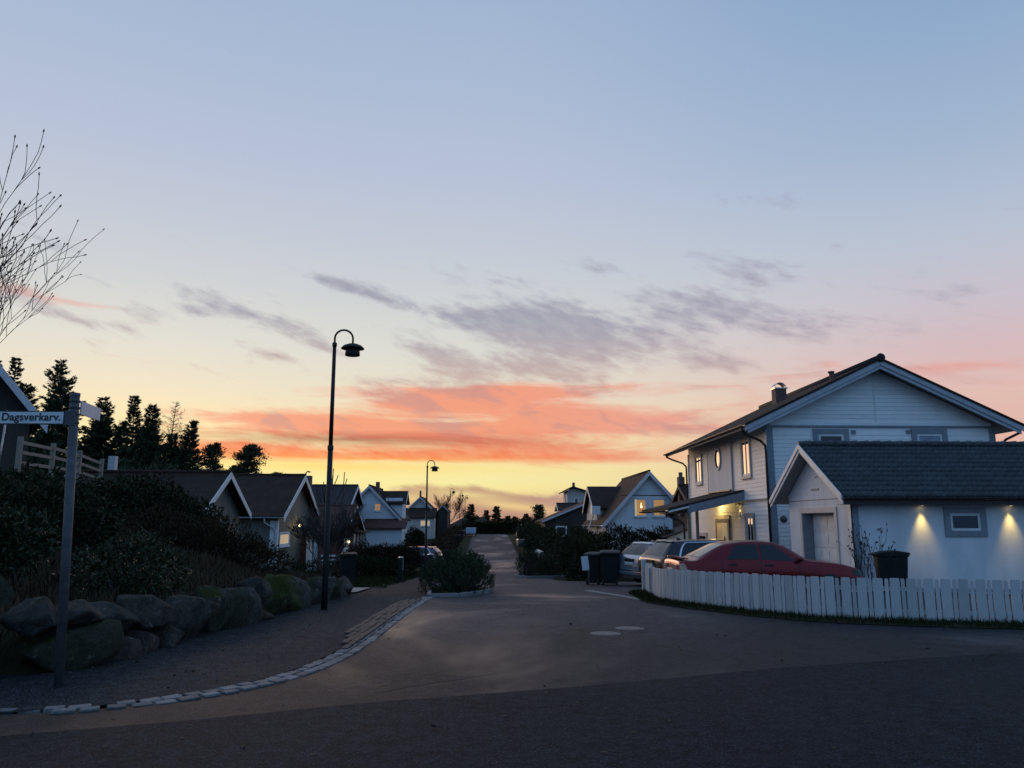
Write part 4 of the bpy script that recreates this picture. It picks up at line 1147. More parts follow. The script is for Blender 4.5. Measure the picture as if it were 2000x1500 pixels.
M_postb = mat('porch_post_brown', (.20, .16, .09), None, rough=.6)
box('post', M_postb, house, 8.40, 8.52, cy0 + .06, cy0 + .18, -1.0, 1.98)
box('post', M_trimb, house, 9.34, 9.46, 35.3, 35.42, -1.0, 2.34)
box('porch_step', M_concrete, house, 9.2, HX0, 34.9, 37.4, -1.2, -.72)
# porch lamp and small spot lamp, both lit in the photograph
def point(name, loc, e, col, r=.04):
    d = bpy.data.lights.new(name, 'POINT'); d.energy = e; d.color = col; d.shadow_soft_size = r
    o = bpy.data.objects.new(name, d); COL.objects.link(o); o.location = loc; return o
def spot(name, loc, to, e, col, ang, blend=.7, r=.02):
    d = bpy.data.lights.new(name, 'SPOT'); d.energy = e; d.color = col; d.spot_size = rad(ang); d.spot_blend = blend; d.shadow_soft_size = r
    o = bpy.data.objects.new(name, d); COL.objects.link(o); o.location = loc
    o.rotation_euler = (Vector(to) - Vector(loc)).to_track_quat('-Z', 'Y').to_euler(); return o
WARM = (1.0, .70, .22)
pl_ = MB().lathe([(.001, .0), (.09, .0), (.10, -.05), (.06, -.09), (.001, -.10)], (10.42, 36.3, 2.66), 14).build('porch_lamp', M_lampw, house, smooth=True)
point('porch_light', (10.40, 36.3, 2.44), 26, WARM)
MB().box(HX0 - .16, HX0 - .02, 33.58, 33.72, 2.33, 2.39).build('spot_lamp', M_rim, house)
MB().lathe([(.001, 0), (.04, 0)], (HX0 - .10, 33.65, 2.325), 12).build('spot_lens', M_lampw, house)
spot('wall_spot', (HX0 - .11, 33.65, 2.31), (HX0 - .06, 33.65, 0), 9, WARM, 80)

# ================================================================== garage
gar = thing('garage', 'white rendered garage with dark tiled roof and two lit downlights', 'garage', (15.5, 25.4, hy(25)))
GX0, GX1, GY0, GY1, GR, GZ, GE = 10.66, 21.2, 23.0, 27.75, 25.4, 4.08, 2.36
GS = (GZ - GE) / 2.9
def gz(y): return GZ - GS * abs(y - GR)
gu = .17
MB().prism([(GY0, -1.0), (GY1, -1.0), (GY1, gz(GY1) - gu), (GR, GZ - gu), (GY0, gz(GY0) - gu)], 'x', GX0 + .42, GX1).build('wall', M_plaster, gar)
fw = MB()
fw.prism([(GY0, -1), (24.10, -1), (24.10, 1.90), (GY0, 1.90)], 'x', GX0, GX0 + .42)
fw.prism([(26.62, -1), (GY1, -1), (GY1, 1.90), (26.62, 1.90)], 'x', GX0, GX0 + .42)
fw.prism([(GY0, 1.90), (GY1, 1.90), (GY1, gz(GY1) - gu), (GR, GZ - gu), (GY0, gz(GY0) - gu)], 'x', GX0, GX0 + .42)
fw.build('gable_wall', M_plaster, gar)
box('gable_band', M_trimb, gar, GX0 - .012, GX0 + .01, GY0 + .02, GY1 - .02, 2.30, 2.33)
MB().box(GX0 - .02, GX0 + .20, GY0 - .03, GY0 + .03, -.9, 2.28).build('corner_board', M_trimb, gar)
box('corner_board', M_trimw, gar, GX0 - .03, GX0 + .01, GY0 - .03, GY0 + .14, -.9, 2.28)
mb = MB()
mb.box(GX0 - .035, GX0 + .0, 23.93, 24.10, -.9, 2.07); mb.box(GX0 - .035, GX0, 26.62, 26.79, -.9, 2.07); mb.box(GX0 - .036, GX0, 24.10, 26.62, 1.90, 2.07)
mb.build('door_casing', M_casing, gar)
mb = MB(); mb.box(GX0, GX0 + .40, 26.60, 26.619, -.9, 1.90); mb.box(GX0, GX0 + .40, 24.101, 24.12, -.9, 1.90); mb.box(GX0, GX0 + .40, 24.12, 26.60, 1.88, 1.899)
mb.build('door_reveal', M_trimb, gar)
gd = box('garage_door', M_trimw, gar, GX0 + .36, GX0 + .41, 24.12, 26.60, -.8, 1.88)
zz = -.75
while zz < 1.8:
    mb = MB(); mb.box(GX0 + .335, GX0 + .36, 24.14, 26.58, zz, zz + .50)
    for i in range(4):
        mb.box(GX0 + .322, GX0 + .336, 24.24 + i * .6, 24.70 + i * .6, zz + .11, zz + .39)
    mb.build('door_section', M_trimw, gd); zz += .52
box('vent_slot', M_trimb, gar, GX0 - .02, GX0 + .01, 25.15, 25.75, 2.62, 2.68); box('vent_slot', M_trimb, gar, GX0 - .02, GX0 + .01, 25.2, 25.4, 3.02, 3.06)
# roof: underlay, tiles one by one on the slope that faces the street
for be in (22.5, 28.3):
    q = [(10.2, GR, GZ - .05), (21.6, GR, GZ - .05), (21.6, be, GE - .05), (10.2, be, GE - .05)]
    nn = (Vector(q[1]) - Vector(q[0])).cross(Vector(q[3]) - Vector(q[0]))
    if nn.z < 0: q = [q[1], q[0], q[3], q[2]]
    MB().slab(*q, .09).build('roof_underlay', M_soffit, gar)
sl_len = math.hypot(2.9, GZ - GE); pitch_ = math.atan2(GZ - GE, 2.9)
tw, tl, NR = .30, sl_len / 11, 11
def tile_mesh(cols, name):
    me = bpy.data.meshes.new(name); vs = []; fs = []
    n = 10 * cols + 1
    for j, (vv_, zo) in enumerate(((0.0, -.012), (0.0, .050), (tl + .05, .010))):
        for i in range(n):
            x = tw * cols * i / (n - 1); wv = .034 * (.5 + .5 * math.cos(2 * math.pi * x / (tw / 2)))
            vs.append((x, vv_, zo + wv + (0 if j else -.004)))
    for j in range(2):
        for i in range(n - 1): fs.append((j * n + i, j * n + i + 1, (j + 1) * n + i + 1, (j + 1) * n + i))
    me.from_pydata(vs, [], fs); me.materials.append(M_tile); me.polygons.foreach_set('use_smooth', [j >= 0 for j in range(len(fs))]); me.update(); return me
tile_me = tile_mesh(1, 'roof_tile')
rt = random.Random(9)
NC = 25
for r_ in range(NR):
    for c in range(NC):
        s0 = r_ * tl
        inst('roof_tile', tile_me, gar, (10.22 + c * tw, 22.48 + s0 * math.cos(pitch_), GE - .045 + s0 * math.sin(pitch_) + .004), 0,
             rot=(pitch_ - .012 + rt.uniform(-.010, .010), rt.uniform(-.006, .006), rt.uniform(-.006, .006)))
# remaining tiles, beyond the frame's edge and on the far slope
big = MB(); tm = tile_mesh(13, 'tmp_tiles')
tv = [v.co.copy() for v in tm.vertices]; tf = [tuple(p.vertices) for p in tm.polygons]
for r_ in range(NR):
    s0 = r_ * tl
    for xo in (10.22 + NC * tw,):
        M_ = Matrix.Translation((xo, 22.48 + s0 * math.cos(pitch_), GE - .041 + s0 * math.sin(pitch_))) @ Matrix.Rotation(pitch_ - .012, 4, 'X')
        big.add([tuple(M_ @ v) for v in tv], tf)
    for xo in (10.22, 10.22 + 13 * tw, 10.22 + 26 * tw - 1e-3):
        M_ = Matrix.Translation((xo + 13 * tw, 28.32 - s0 * math.cos(pitch_), GE - .041 + s0 * math.sin(pitch_))) @ Matrix.Rotation(math.pi, 4, 'Z') @ Matrix.Rotation(pitch_ - .012, 4, 'X')
        big.add([tuple(M_ @ v) for v in tv], tf)
bpy.data.meshes.remove(tm)
tag(big.build('far_roof_tiles', M_tile, gar, smooth=True), kind='stuff')
for i in range(30):
    x = 10.2 + i * .38
    MB().tube([(x, GR, GZ + .025), (x + .40, GR, GZ + .045)], [.11, .125], 10).build('ridge_tile', M_tile, gar, smooth=True)
for be in (22.5, 28.3):
    for k_, (d0, d1, x_) in enumerate(((-.0, .15, 10.16), (.13, .27, 10.195))):
        pts = [(GR, GZ + .03 - d0), (be, GE + .03 - d0), (be, GE + .03 - d1), (GR, GZ + .03 - d1)]
        MB().prism(pts, 'x', x_ - (.002 if be > 25 else 0), x_ + .034).build('bargeboard', M_trimw, gar)
gutter(gar, (10.2, 22.44, GE - .06), (21.6, 22.44, GE - .06), .07, M_gutter)
box('eave_board', M_gutter, gar, 10.22, 21.6, 22.505, 22.54, GE - .26, GE - .10)
MB().box(10.24, 21.6, 22.54, GY0, GE - .25, GE - .235).build('soffit', M_soffit, gar)
window(gar, (14.02, GY0, 1.61), UX, FY, 1.24, .84, .17, M_trimb, .07, M_trimw, M_glass, bars=(0, 0), sill=False, label='small wide window between the two downlights')
for x in (12.72, 15.35, 17.98):
    MB().lathe([(.001, 0), (.055, 0), (.06, -.02), (.045, -.03)], (x, 22.86, GE - .25), 14).build('downlight', M_metal, gar, smooth=True)
    MB().lathe([(.001, 0), (.042, 0)], (x, 22.86, GE - .283), 14).build('downlight_lens', M_lampw, gar)
    spot('downlight_beam', (x, 22.86, GE - .30), (x, 22.93, 0), 95, (1.0, .68, .18), 58, 1.0, .07)
mb = MB().box(11.40, 11.52, GY0 - .06, GY0, 1.38, 1.43).tube([(11.46, GY0 - .03, 1.42), (11.46, GY0 - .12, 1.46), (11.46, GY0 - .12, 1.40)], .015, 6); mb.build('garden_tap', M_metal, gar)

# ================================================================== small white shed behind the porch
sh = thing('garden_shed', 'small white boarded shed with sloping roof behind the parked cars', 'shed', (10.6, 44.5, hy(44)))
MB().prism([(9.85, -1.6), (12.4, -1.6), (12.4, 1.75), (9.85, .85)], 'y', 43.2, 46).build('wall', M_clad, sh)
for i in range(12):
    z0_ = -1.2 + i * .2; hi = (z0_ + .19 - .85) / (.9 / 2.55) + 9.85
    xa = max(9.84, hi)
    if xa < 12.2: MB().prism([(43.2, 0), (43.165, 0), (43.185, .195), (43.2, .195)], 'x', xa, 12.4).build('weatherboard', M_clad, sh).location.z += z0_
MB().slab((9.6, 43.0, .80), (12.6, 43.0, 1.86), (12.6, 46.2, 1.86), (9.6, 46.2, .80), .07).build('roof', M_roofg, sh)

# ================================================================== white gabled house further down on the right
M_wallw = wallmat('boarded_white', (.70, .71, .73), (.64, .65, .67), .14)
M_wallc = wallmat('boarded_cream', (.50, .47, .42), (.44, .41, .37), .15)
M_wallg = wallmat('boarded_grey_green', (.13, .13, .11), (.17, .165, .14), .16)
M_walld = wallmat('boarded_dark_brown', (.035, .026, .022), (.05, .04, .032), .16)
M_wallr = wallmat('boarded_red_brown', (.13, .055, .045), (.17, .075, .06), .16)
M_barge = mat('barge_pale', (.56, .55, .56), (.48, .47, .48), 3, .6)
gh = gable_house('gabled_house', 'white steep-gabled house with two lit upper windows beyond the parked cars', 8.85, 15.1, 58.2, 69.0, -1.9, 1.42, 5.32, 'y', M_wallw, M_roofd, M_barge, ov=.42, ovg=.45, barge=.34, ridge=11.97)
for i, x in enumerate((11.30, 12.68)):
    w_ = window(gh, (x, 58.2, 2.66), UX, FY, .98, 1.34, .07, M_trimw, .05, M_trimw, M_glow, label=('lit upper window with a hanging lamp', 'lit upper window showing a sloping ceiling')[i])
    if i == 0:
        MB().tube([(11.38, 58.17, 2.98), (11.38, 58.17, 2.75)], .012, 6).lathe([(.001, .0), (.05, -.02), (.04, -.10), (.001, -.11)], (11.38, 58.17, 2.76), 10).build('hanging_lamp', M_lampw, w_)
        MB().box(10.90, 11.06, 58.168, 58.19, 2.07, 3.25).build('curtain', mat('curtain_pale', (.6, .5, .3), None, emit=(1, .75, .35), estr=.35), w_)
box('belt_board', M_roofg, gh, 9.95, 13.95, 58.16, 58.21, 3.53, 3.58)
gutter(gh, (8.37, 57.8, 1.38), (8.37, 69.4, 1.38), .08, M_gutterw)
wg = MB().prism([(63.0, 2.75), (66.0, 4.38), (69.2, 2.55), (69.2, 1.0), (63.0, 1.0)], 'x', 8.75, 12.2).build('dormer_wall', M_wallc, gh)
MB().slab((8.42, 66.0, 4.55), (8.42, 62.6, 2.70), (12.3, 62.6, 2.70), (12.3, 66.0, 4.55), .12).build('dormer_roof', M_roofd, gh)
MB().slab((12.3, 66.0, 4.55), (12.3, 69.5, 2.5), (8.42, 69.5, 2.5), (8.42, 66.0, 4.55), .12).build('dormer_roof', M_roofd, gh)
for a_, b_ in ((62.6, 2.70), (69.5, 2.5)):
    MB().prism([(66.0, 4.56), (a_, b_ + .01), (a_, b_ - .25), (66.0, 4.30)], 'x', 8.385 - (.002 if a_ > 65 else 0), 8.418).build('bargeboard', M_barge, gh)
box('balcony_box', M_trimw, gh, 8.2, 8.85, 61.6, 62.5, 2.2, 2.85)
pipe(gh, 'downpipe', [(8.37, 62.2, 2.1), (8.2, 62.0, 1.7), (7.7, 61.0, .9), (7.5, 60.6, .3)], .045, M_gutterw)
dh = gable_house('dark_roofed_house', 'dark low-roofed house with tall chimney hidden behind the white one', 12.9, 21, 48.0, 55.0, -1.6, 2.1, 3.98, 'x', M_walld, M_roofd, M_walld)
mb = MB().box(12.66, 13.05, 51.8, 52.3, 2.0, 4.55); c_ = mb.build('chimney', M_brickch, dh)
MB().tube([(12.85, 52.05, 4.5), (12.85, 52.05, 4.86)], .13, 10).build('flue', M_rim, c_)
br = gable_house('brown_house', 'long dark brown house with shallow roof beside the street', 5.75, 15.2, 78.5, 88, -1.5, 1.72, 3.75, 'y', M_walld, M_roofr, M_barge, ov=.3, ovg=.4, barge=.16)
window(br, (7.4, 78.5, .75), UX, FY, 1.1, 1.0, .08, M_trimw, .05, M_trimw, M_glass)
tw_ = thing('tower_house', 'pale boxy house with shallow roof and chimney above the brown roof', 'house', (10.8, 96, hy(96)))
MB().prism([(9.72, -1), (11.98, -1), (11.98, 5.16), (10.36, 5.62), (9.72, 5.30)], 'y', 95, 100).build('wall', M_wallc, tw_)
MB().slab((10.36, 94.4, 5.86), (9.16, 94.4, 5.22), (9.16, 100.5, 5.22), (10.36, 100.5, 5.86), -.12).build('roof_slope', M_roofg, tw_)
MB().slab((12.35, 94.4, 5.24), (10.36, 94.4, 5.86), (10.36, 100.5, 5.86), (12.35, 100.5, 5.24), -.12).build('roof_slope', M_roofg, tw_)
MB().box(10.45, 10.75, 96, 96.3, 5.5, 6.35).build('chimney', M_brickch, tw_)
MB().bar((9.25, 94.6, 5.2), (9.62, 94.9, 3.6), .09, .09).build('brace', M_trimw, tw_)
window(tw_, (10.78, 95, 4.0), UX, FY, .5, .95, .05, M_trimw, .04, M_trimw, M_glass)
gable_house('low_gabled_house', 'small low gabled roof below the tower house', 8.3, 11.5, 90, 94, -1, 3.0, 3.75, 'x', M_wallw, M_roofd, M_barge, ov=.3, ovg=.2)

# ================================================================== houses on the left
h1 = gable_house('brown_roofed_house', 'nearest left house with dark roof and thick white bargeboards', -18.2, -11.95, 33.3, 39.1, -1.5, 2.02, 3.82, 'x', M_wallg, M_roofd, M_trimw, ov=.4, ovg=.45, barge=.27, ridge=36.1)
box('flue', M_gutterw, h1, -17.05, -16.75, 36.2, 36.5, 3.7, 4.55)
h2 = gable_house('brown_roofed_house', 'second left house with wide brown roof, lit window and wall lamp', -19.5, -11.95, 46.3, 55.6, -1.8, 1.95, 4.56, 'x', M_wallg, M_roofd, M_trimw, ov=.4, ovg=.45, barge=.33, ridge=50.9)
gutter(h2, (-19.5, 45.86, 1.9), (-11.5, 45.86, 1.9), .08, M_gutterw)
pipe(h2, 'downpipe', [(-12.6, 45.9, 1.82), (-12.6, 45.95, 1.6), (-12.1, 46.2, 1.25), (-12.02, 46.24, 1.0), (-12.02, 46.24, -1.4)], .05, M_gutterw)
box('corner_board', M_trimw, h2, -12.02, -11.90, 46.22, 46.52, -1.6, 1.7)
box('corner_board', M_trimw, h2, -12.35, -12.05, 46.26, 46.32, -1.6, 1.7)
window(h2, (-11.95, 48.0, .62), UY, (1, 0, 0), 2.4, .85, .10, M_trimw, .06, M_trimw, M_glow2, label='low lit window in the gable end')
box('porch_post', M_trimw, h2, -11.35, -11.05, 51.3, 51.75, -1.6, 1.25)
MB().lathe([(.001, .09), (.07, .06), (.09, -.02), (.05, -.08), (.001, -.09)], (-11.70, 50.8, 1.42), 12).build('wall_lamp', M_lampw, h2, smooth=True)
point('wall_lamp_light', (-11.45, 50.75, 1.40), 9, WARM, .06)
cm = MB().box(-12.5, -12.0, 54.7, 55.2, 3.0, 4.75).build('chimney', M_brickch, h2)
MB().tube([(-12.4, 54.95, 4.7), (-12.4, 54.95, 4.95), (-12.3, 54.95, 5.05), (-12.1, 54.95, 5.0)], .05, 6).build('cowl', M_rim, cm)
st = thing('white_steps', 'white slatted steps beside the porch of the second left house', 'steps', (-10.6, 53, hy(53)))
for i in range(8): box('tread', M_trimw, st, -11.0 + .06 * i, -9.6, 53.6 - .18 * i, 53.75 - .18 * i, .75 - i * .27, .87 - i * .27)
box('side_panel', M_trimw, st, -11.05, -10.95, 52.0, 54.2, -1.5, 1.15)
h3 = gable_house('far_left_house', 'third left house, its grey-brown roof ending in a white bargeboard', -19, -12.0, 67.5, 76.5, -1.6, 2.5, 4.88, 'x', M_wallg, M_roofg, M_trimw, ov=.4, ovg=.5, barge=.3, ridge=71.9)
h3b = gable_house('red_cottage', 'red-brown garden cottage with white edged roof behind the bare tree', -14.5, -9.4, 52.8, 60.6, -1.7, .85, 2.75, 'x', M_wallr, M_roofr, M_trimw, ov=.35, ovg=.3, barge=.14, ridge=56.6)
box('white_gate_panel', M_trimw, h3b, -9.40, -9.34, 53.2, 55.4, -1.6, .55)
MB().lathe([(.001, .07), (.07, .03), (.06, -.05), (.001, -.07)], (-9.25, 54.6, .30), 10).build('wall_lamp', M_lampw, h3b, smooth=True)
for i in range(4): box('veranda_post', M_trimw, h3b, -9.15, -9.05, 55.9 + i * 1.4, 56.0 + i * 1.4, -1.6, .85)
MB().slab((-9.5, 60.9, 1.05), (-9.5, 55.6, 1.05), (-8.7, 55.6, .85), (-8.7, 60.9, .85), -.06).build('veranda_roof', M_roofd, h3b)
h4 = gable_house('white_gabled_house', 'white gabled house with red lean-to roof and chimney on the left', -13.7, -8.25, 75.2, 84, -1.6, 1.84, 5.02, 'y', M_wallw, M_roofd, M_barge, ov=.4, ovg=.4, barge=.26, ridge=-10.95)
for x in (-12.0, -10.17): window(h4, (x, 75.2, 3.0), UX, FY, .68, .80, .06, M_trimw, .05, M_trimw, M_glow if x > -11 else M_glass, bars=(1, 1))
MB().box(-10.65, -10.30, 77, 77.4, 4.2, 5.45).build('chimney', M_brickch, h4)
MB().box(-9.6, -8.0, 76.6, 80.0, 1.5, 3.9).build('dormer_wall', M_wallw, h4)
MB().slab((-7.65, 76.3, 3.3), (-7.65, 78.3, 4.55), (-10.6, 78.3, 4.55), (-10.6, 76.3, 3.3), -.10).build('dormer_roof', M_roofd, h4)
MB().slab((-10.6, 80.3, 3.3), (-10.6, 78.3, 4.55), (-7.65, 78.3, 4.55), (-7.65, 80.3, 3.3), -.10).build('dormer_roof', M_roofd, h4)
MB().prism([(78.3, 4.68), (76.3, 3.43), (76.3, 3.2), (78.3, 4.42)], 'x', -7.64, -7.60).build('bargeboard', M_barge, h4)
MB().box(-10.9, -7.65, 73.2, 75.1, -1.6, 1.1).build('lean_to_wall', M_wallw, h4)
MB().slab((-7.25, 72.8, 1.0), (-7.25, 75.2, 1.85), (-11.25, 75.2, 1.85), (-11.25, 72.8, 1.0), -.09).build('lean_to_roof', M_roofr, h4)
h5 = gable_house('cream_gabled_house', 'cream gabled house with thin chimney, beyond the white gabled one', -10.0, -6.5, 100, 108, -1, 2.8, 4.77, 'y', M_wallc, M_roofd, M_barge, ov=.3, ovg=.3, barge=.2)
MB().slab((-6.1, 97.5, 2.1), (-6.1, 100, 3.3), (-10.3, 100, 3.3), (-10.3, 97.5, 2.1), -.1).build('lean_to_roof', M_roofd, h5)
MB().box(-10.0, -6.3, 97.8, 100, -1, 2.15).build('lean_to_wall', M_wallc, h5)
MB().box(-8.42, -8.2, 101, 101.25, 4.3, 5.55).build('chimney', M_brickch, h5)
window(h5, (-7.4, 97.8, 1.5), UX, FY, 1.3, .8, .06, M_trimw, .05, M_trimw, M_glow2)
h5b = gable_house('dark_side_house', 'narrow dark roofed house beside the cream gable', -6.2, -4.95, 103, 111, -1, 3.0, 3.78, 'y', M_walld, M_roofd, M_barge, ov=.15, ovg=.2, barge=.1)
h6 = thing('hipped_house', 'low house with dark hipped roof at the end of the street', 'house', (-2.8, 152, hy(150)))
MB().box(-5.9, .5, 150, 158, -1, 1.3).build('wall', M_wallc, h6)
hp = MB(); A = [(-6.8, 149.2, 1.14), (1.2, 149.2, 1.14), (1.2, 158.8, 1.14), (-6.8, 158.8, 1.14), (-4.2, 153.6, 2.62), (-.5, 153.6, 2.62)]
hp.add(A, [(0, 1, 5, 4), (1, 2, 5), (2, 3, 4, 5), (3, 0, 4), (3, 2, 1, 0)]); hp.build('roof', M_roofd, h6)
for x in (-4.8, -2.9, -1.2): window(h6, (x, 150, .55), UX, FY, 1.1, .8, .07, M_trimw, .05, M_trimw, M_glass)
# house on the hill, upper left
h0 = gable_house('hill_house', 'house on the bank at the left edge, only its white bargeboard showing', -25.35, -18.65, 33.5, 43, 2.0, 5.6, 10.25, 'y', M_walld, M_roofd, M_barge, ov=.55, ovg=.55, barge=.40)
_pv = Vector((-18.1, 32.95, 0)); _ctr = h0.location.copy(); _d = _ctr - _pv; _d.z = 0; _d.rotate(Matrix.Rotation(rad(38), 3, 'Z'))
h0.location = (_pv.x + _d.x, _pv.y + _d.y, _ctr.z); h0.rotation_euler = (0, 0, rad(38))

# ================================================================== cars
def paint(name, c, rough=.28, metal=0.0, coat=1.0):
    return mat(name, c, tuple(q * .86 for q in c), 2.0, rough, 0, metal=metal, coat=coat, spec=.5)
M_tyre = mat('tyre_rubber', (.015, .015, .016), (.022, .022, .023), 9, .85, .3, 40)
M_alloy = mat('alloy_wheel', (.35, .35, .36), (.42, .42, .43), 5, .35, metal=.85)
M_carglass = mat('car_glass', (.006, .010, .012), None, rough=.02, spec=.45)
M_tail = mat('tail_lamp_red', (.22, .012, .010), (.30, .02, .015), 8, .18, spec=.6, coat=.6)
M_tailp = mat('tail_lamp_pale', (.42, .26, .16), (.34, .12, .08), 12, .2, spec=.6, coat=.6)
M_trimk = mat('car_black_plastic', (.012, .012, .013), None, rough=.5)
M_chrome = mat('car_chrome', (.62, .62, .63), None, rough=.12, metal=1.0)
M_plateN = mat('number_plate_white', (.6, .6, .58), None, rough=.4)

def crom(P, t):
    """Catmull-Rom through rows of array P at float index t"""
    n = len(P); i = int(min(max(math.floor(t), 0), n - 2)); f = t - i
    p0, p1, p2, p3 = P[max(i - 1, 0)], P[i], P[i + 1], P[min(i + 2, n - 1)]
    c = .38
    m1, m2 = (p2 - p0) * c, (p3 - p1) * c
    return (2 * f ** 3 - 3 * f ** 2 + 1) * p1 + (f ** 3 - 2 * f ** 2 + f) * m1 + (-2 * f ** 3 + 3 * f ** 2) * p2 + (f ** 3 - f ** 2) * m2
class CarShape:
    # station: x, z_bottom, z_belt, z_top, w_bottom, w_mid, w_belt, w_top, crown
    def __init__(s, st):
        s.st = np.array(st, float); s.n = len(st); s.g = np.linspace(0, s.n - 1, 300); s.gx = [crom(s.st, t)[0] for t in s.g]
    def ring(s, a):
        x, zb, zl, zt, wb, wm, wl, wt_, cr = crom(s.st, a)
        return np.array([(x, 0, zb), (x, .82 * wb, zb), (x, wb, zb + .12 * (zl - zb)), (x, wm, zb + .55 * (zl - zb)), (x, wl, zl), (x, wt_, zt - cr), (x, .62 * wt_, zt - .30 * cr), (x, 0, zt)])
    def pt(s, a, q, side=1):
        p = crom(s.ring(a), q); p = p.copy(); p[1] *= side; return p
    def nrm(s, a, q, side=1):
        e = .03
        da = s.pt(min(a + e, s.n - 1), q, side) - s.pt(max(a - e, 0), q, side); dq = s.pt(a, min(q + e, 7), side) - s.pt(a, max(q - e, 0), side)
        v = np.cross(da, dq) * -side; L = np.linalg.norm(v)
        if L < 1e-9: return np.array((0, 0, 1.0))
        v /= L
        return v
    def a_of_x(s, x):
        return float(np.interp(x, s.gx, s.g))
    def body(s, m, parent, name='body'):
        NA, NQ = 72, 30; mb = MB(); qs = np.linspace(0, 7, NQ); as_ = np.linspace(0, s.n - 1, NA)
        for a in as_:
            R_ = s.ring(a); half = [crom(R_, q) for q in qs]
            for p in half: mb.v.append(tuple(p))
            for p in half[-2:0:-1]: mb.v.append((p[0], -p[1], p[2]))
        W = 2 * NQ - 2
        for i in range(NA - 1):
            for j in range(W): mb.f.append((i * W + j, i * W + (j + 1) % W, (i + 1) * W + (j + 1) % W, (i + 1) * W + j)); mb.mi.append(0)
        mb.f.append(tuple(range(W - 1, -1, -1))); mb.mi.append(0); mb.f.append(tuple((NA - 1) * W + j for j in range(W))); mb.mi.append(0)
        o = mb.build(name, m, parent, smooth=True, local=True)
        return o
    def patch(s, name, m, parent, fa0, fa1, q0, q1, side=1, off=.006, na=14, nq=8):
        """surface patch; fa0(t), fa1(t): station limits as functions of t in 0..1 between q0 and q1"""
        mb = MB()
        for j in range(nq + 1):
            t = j / nq; q = q0 + (q1 - q0) * t; a0, a1 = fa0(t), fa1(t)
            for i in range(na + 1):
                a = a0 + (a1 - a0) * i / na; mb.v.append(tuple(s.pt(a, q, side) + s.nrm(a, q, side) * off))
        for j in range(nq):
            for i in range(na): mb.f.append((j * (na + 1) + i, j * (na + 1) + i + 1, (j + 1) * (na + 1) + i + 1, (j + 1) * (na + 1) + i)); mb.mi.append(0)
        return mb.build(name, m, parent, smooth=True, local=True)
    def top_patch(s, name, m, parent, a0, a1, q0, off=.006, na=10, nq=8):
        """patch across the car's width (screens)"""
        mb = MB(); cols = [(q0 + (7 - q0) * j / nq, 1) for j in range(nq + 1)] + [(7 - (7 - q0) * j / nq, -1) for j in range(1, nq + 1)]
        for q, sd_ in cols:
            for i in range(na + 1):
                a = a0 + (a1 - a0) * i / na; n_ = s.nrm(a, min(q, 6.97), sd_); mb.v.append(tuple(s.pt(a, q, sd_) + n_ * off))
        for j in range(len(cols) - 1):
            for i in range(na): mb.f.append((j * (na + 1) + i, j * (na + 1) + i + 1, (j + 1) * (na + 1) + i + 1, (j + 1) * (na + 1) + i)); mb.mi.append(0)
        return mb.build(name, m, parent, smooth=True, local=True)
def wheels(t, sh, xs, r, wy, m_arch=None):
    for x in xs:
        for sd_ in (1, -1):
            y = sd_ * wy
            ar = MB(); n = 24
            ar.add([(x, y + sd_ * .004, r)] + [(x + (r + .045) * math.cos(math.pi * i / n), y + sd_ * .004, r * .75 + (r + .06) * math.sin(math.pi * i / n)) for i in range(n + 1)], [(0, i, i + 1) for i in range(1, n + 1)])
            ar.build('wheel_arch', M_trimk, t, local=True)
            prof = [(r * .60, -.10), (r * .92, -.10), (r, -.07), (r, .07), (r * .92, .10), (r * .62, .095), (r * .60, .06)]
            w = MB().lathe(prof, (x, y - sd_ * .085, r), 28, axis='y').build('wheel', M_tyre, t, smooth=True, local=True)
            rim = MB().lathe([(r * .63, .07), (r * .60, .095), (r * .55, .06), (.001, .05)], (0, 0, 0), 28, axis='y')
            for k in range(5):
                a = 2 * math.pi * k / 5; rim.bar((.03 * math.cos(a), .085, .03 * math.sin(a)), (r * .58 * math.cos(a), .085, r * .58 * math.sin(a)), .055, .03, up=(0, 1, 0))
            rim.v = [(x + p[0], y - sd_ * .085 + sd_ * p[1], r + p[2]) for p in rim.v]
            rim.build('rim', M_alloy, w, smooth=False, local=True)
def mirror_parts(t, sh, a, m, wy):
    p = sh.pt(a, 4.1)
    for sd_ in (1, -1):
        mb = MB().lathe([(.001, -.08), (.07, -.06), (.085, .0), (.06, .07), (.001, .09)], (0, 0, 0), 12, axis='x')
        mb.v = [(p[0] + q[0] * .8, sd_ * (p[1] + .10 + q[1] * 1.0), p[2] + .06 + q[2] * .8) for q in mb.v]
        mb.build('mirror', m, t, smooth=True, local=True)
def gap_line(sh, t, name, a0, a1, q0, q1, side, m=None, w=.018):
    return sh.patch(name, m or M_trimk, t, lambda u: a0 + (a1 - a0) * u - w, lambda u: a0 + (a1 - a0) * u + w, q0, q1, side, .004, 1, 14)
# --- red saloon
SED = CarShape([(.00, .42, .74, .84, .66, .76, .74, .62, .03), (.04, .30, .86, .955, .78, .86, .82, .70, .03), (.20, .22, .90, .985, .83, .89, .85, .74, .03),
    (.46, .20, .915, 1.00, .85, .90, .865, .76, .035), (.85, .19, .93, 1.19, .86, .905, .87, .66, .05), (1.28, .18, .935, 1.375, .86, .91, .87, .60, .055),
    (1.9, .18, .93, 1.435, .86, .91, .87, .61, .05), (2.45, .18, .915, 1.415, .86, .91, .87, .61, .05), (2.80, .18, .905, 1.31, .86, .91, .87, .63, .05),
    (3.35, .18, .90, 1.00, .86, .905, .86, .72, .05), (3.62, .19, .885, .955, .86, .90, .85, .76, .04), (4.2, .20, .82, .885, .85, .885, .82, .72, .05), (4.62, .24, .70, .78, .80, .84, .77, .66, .05), (4.80, .36, .58, .66, .62, .68, .62, .5, .03)])
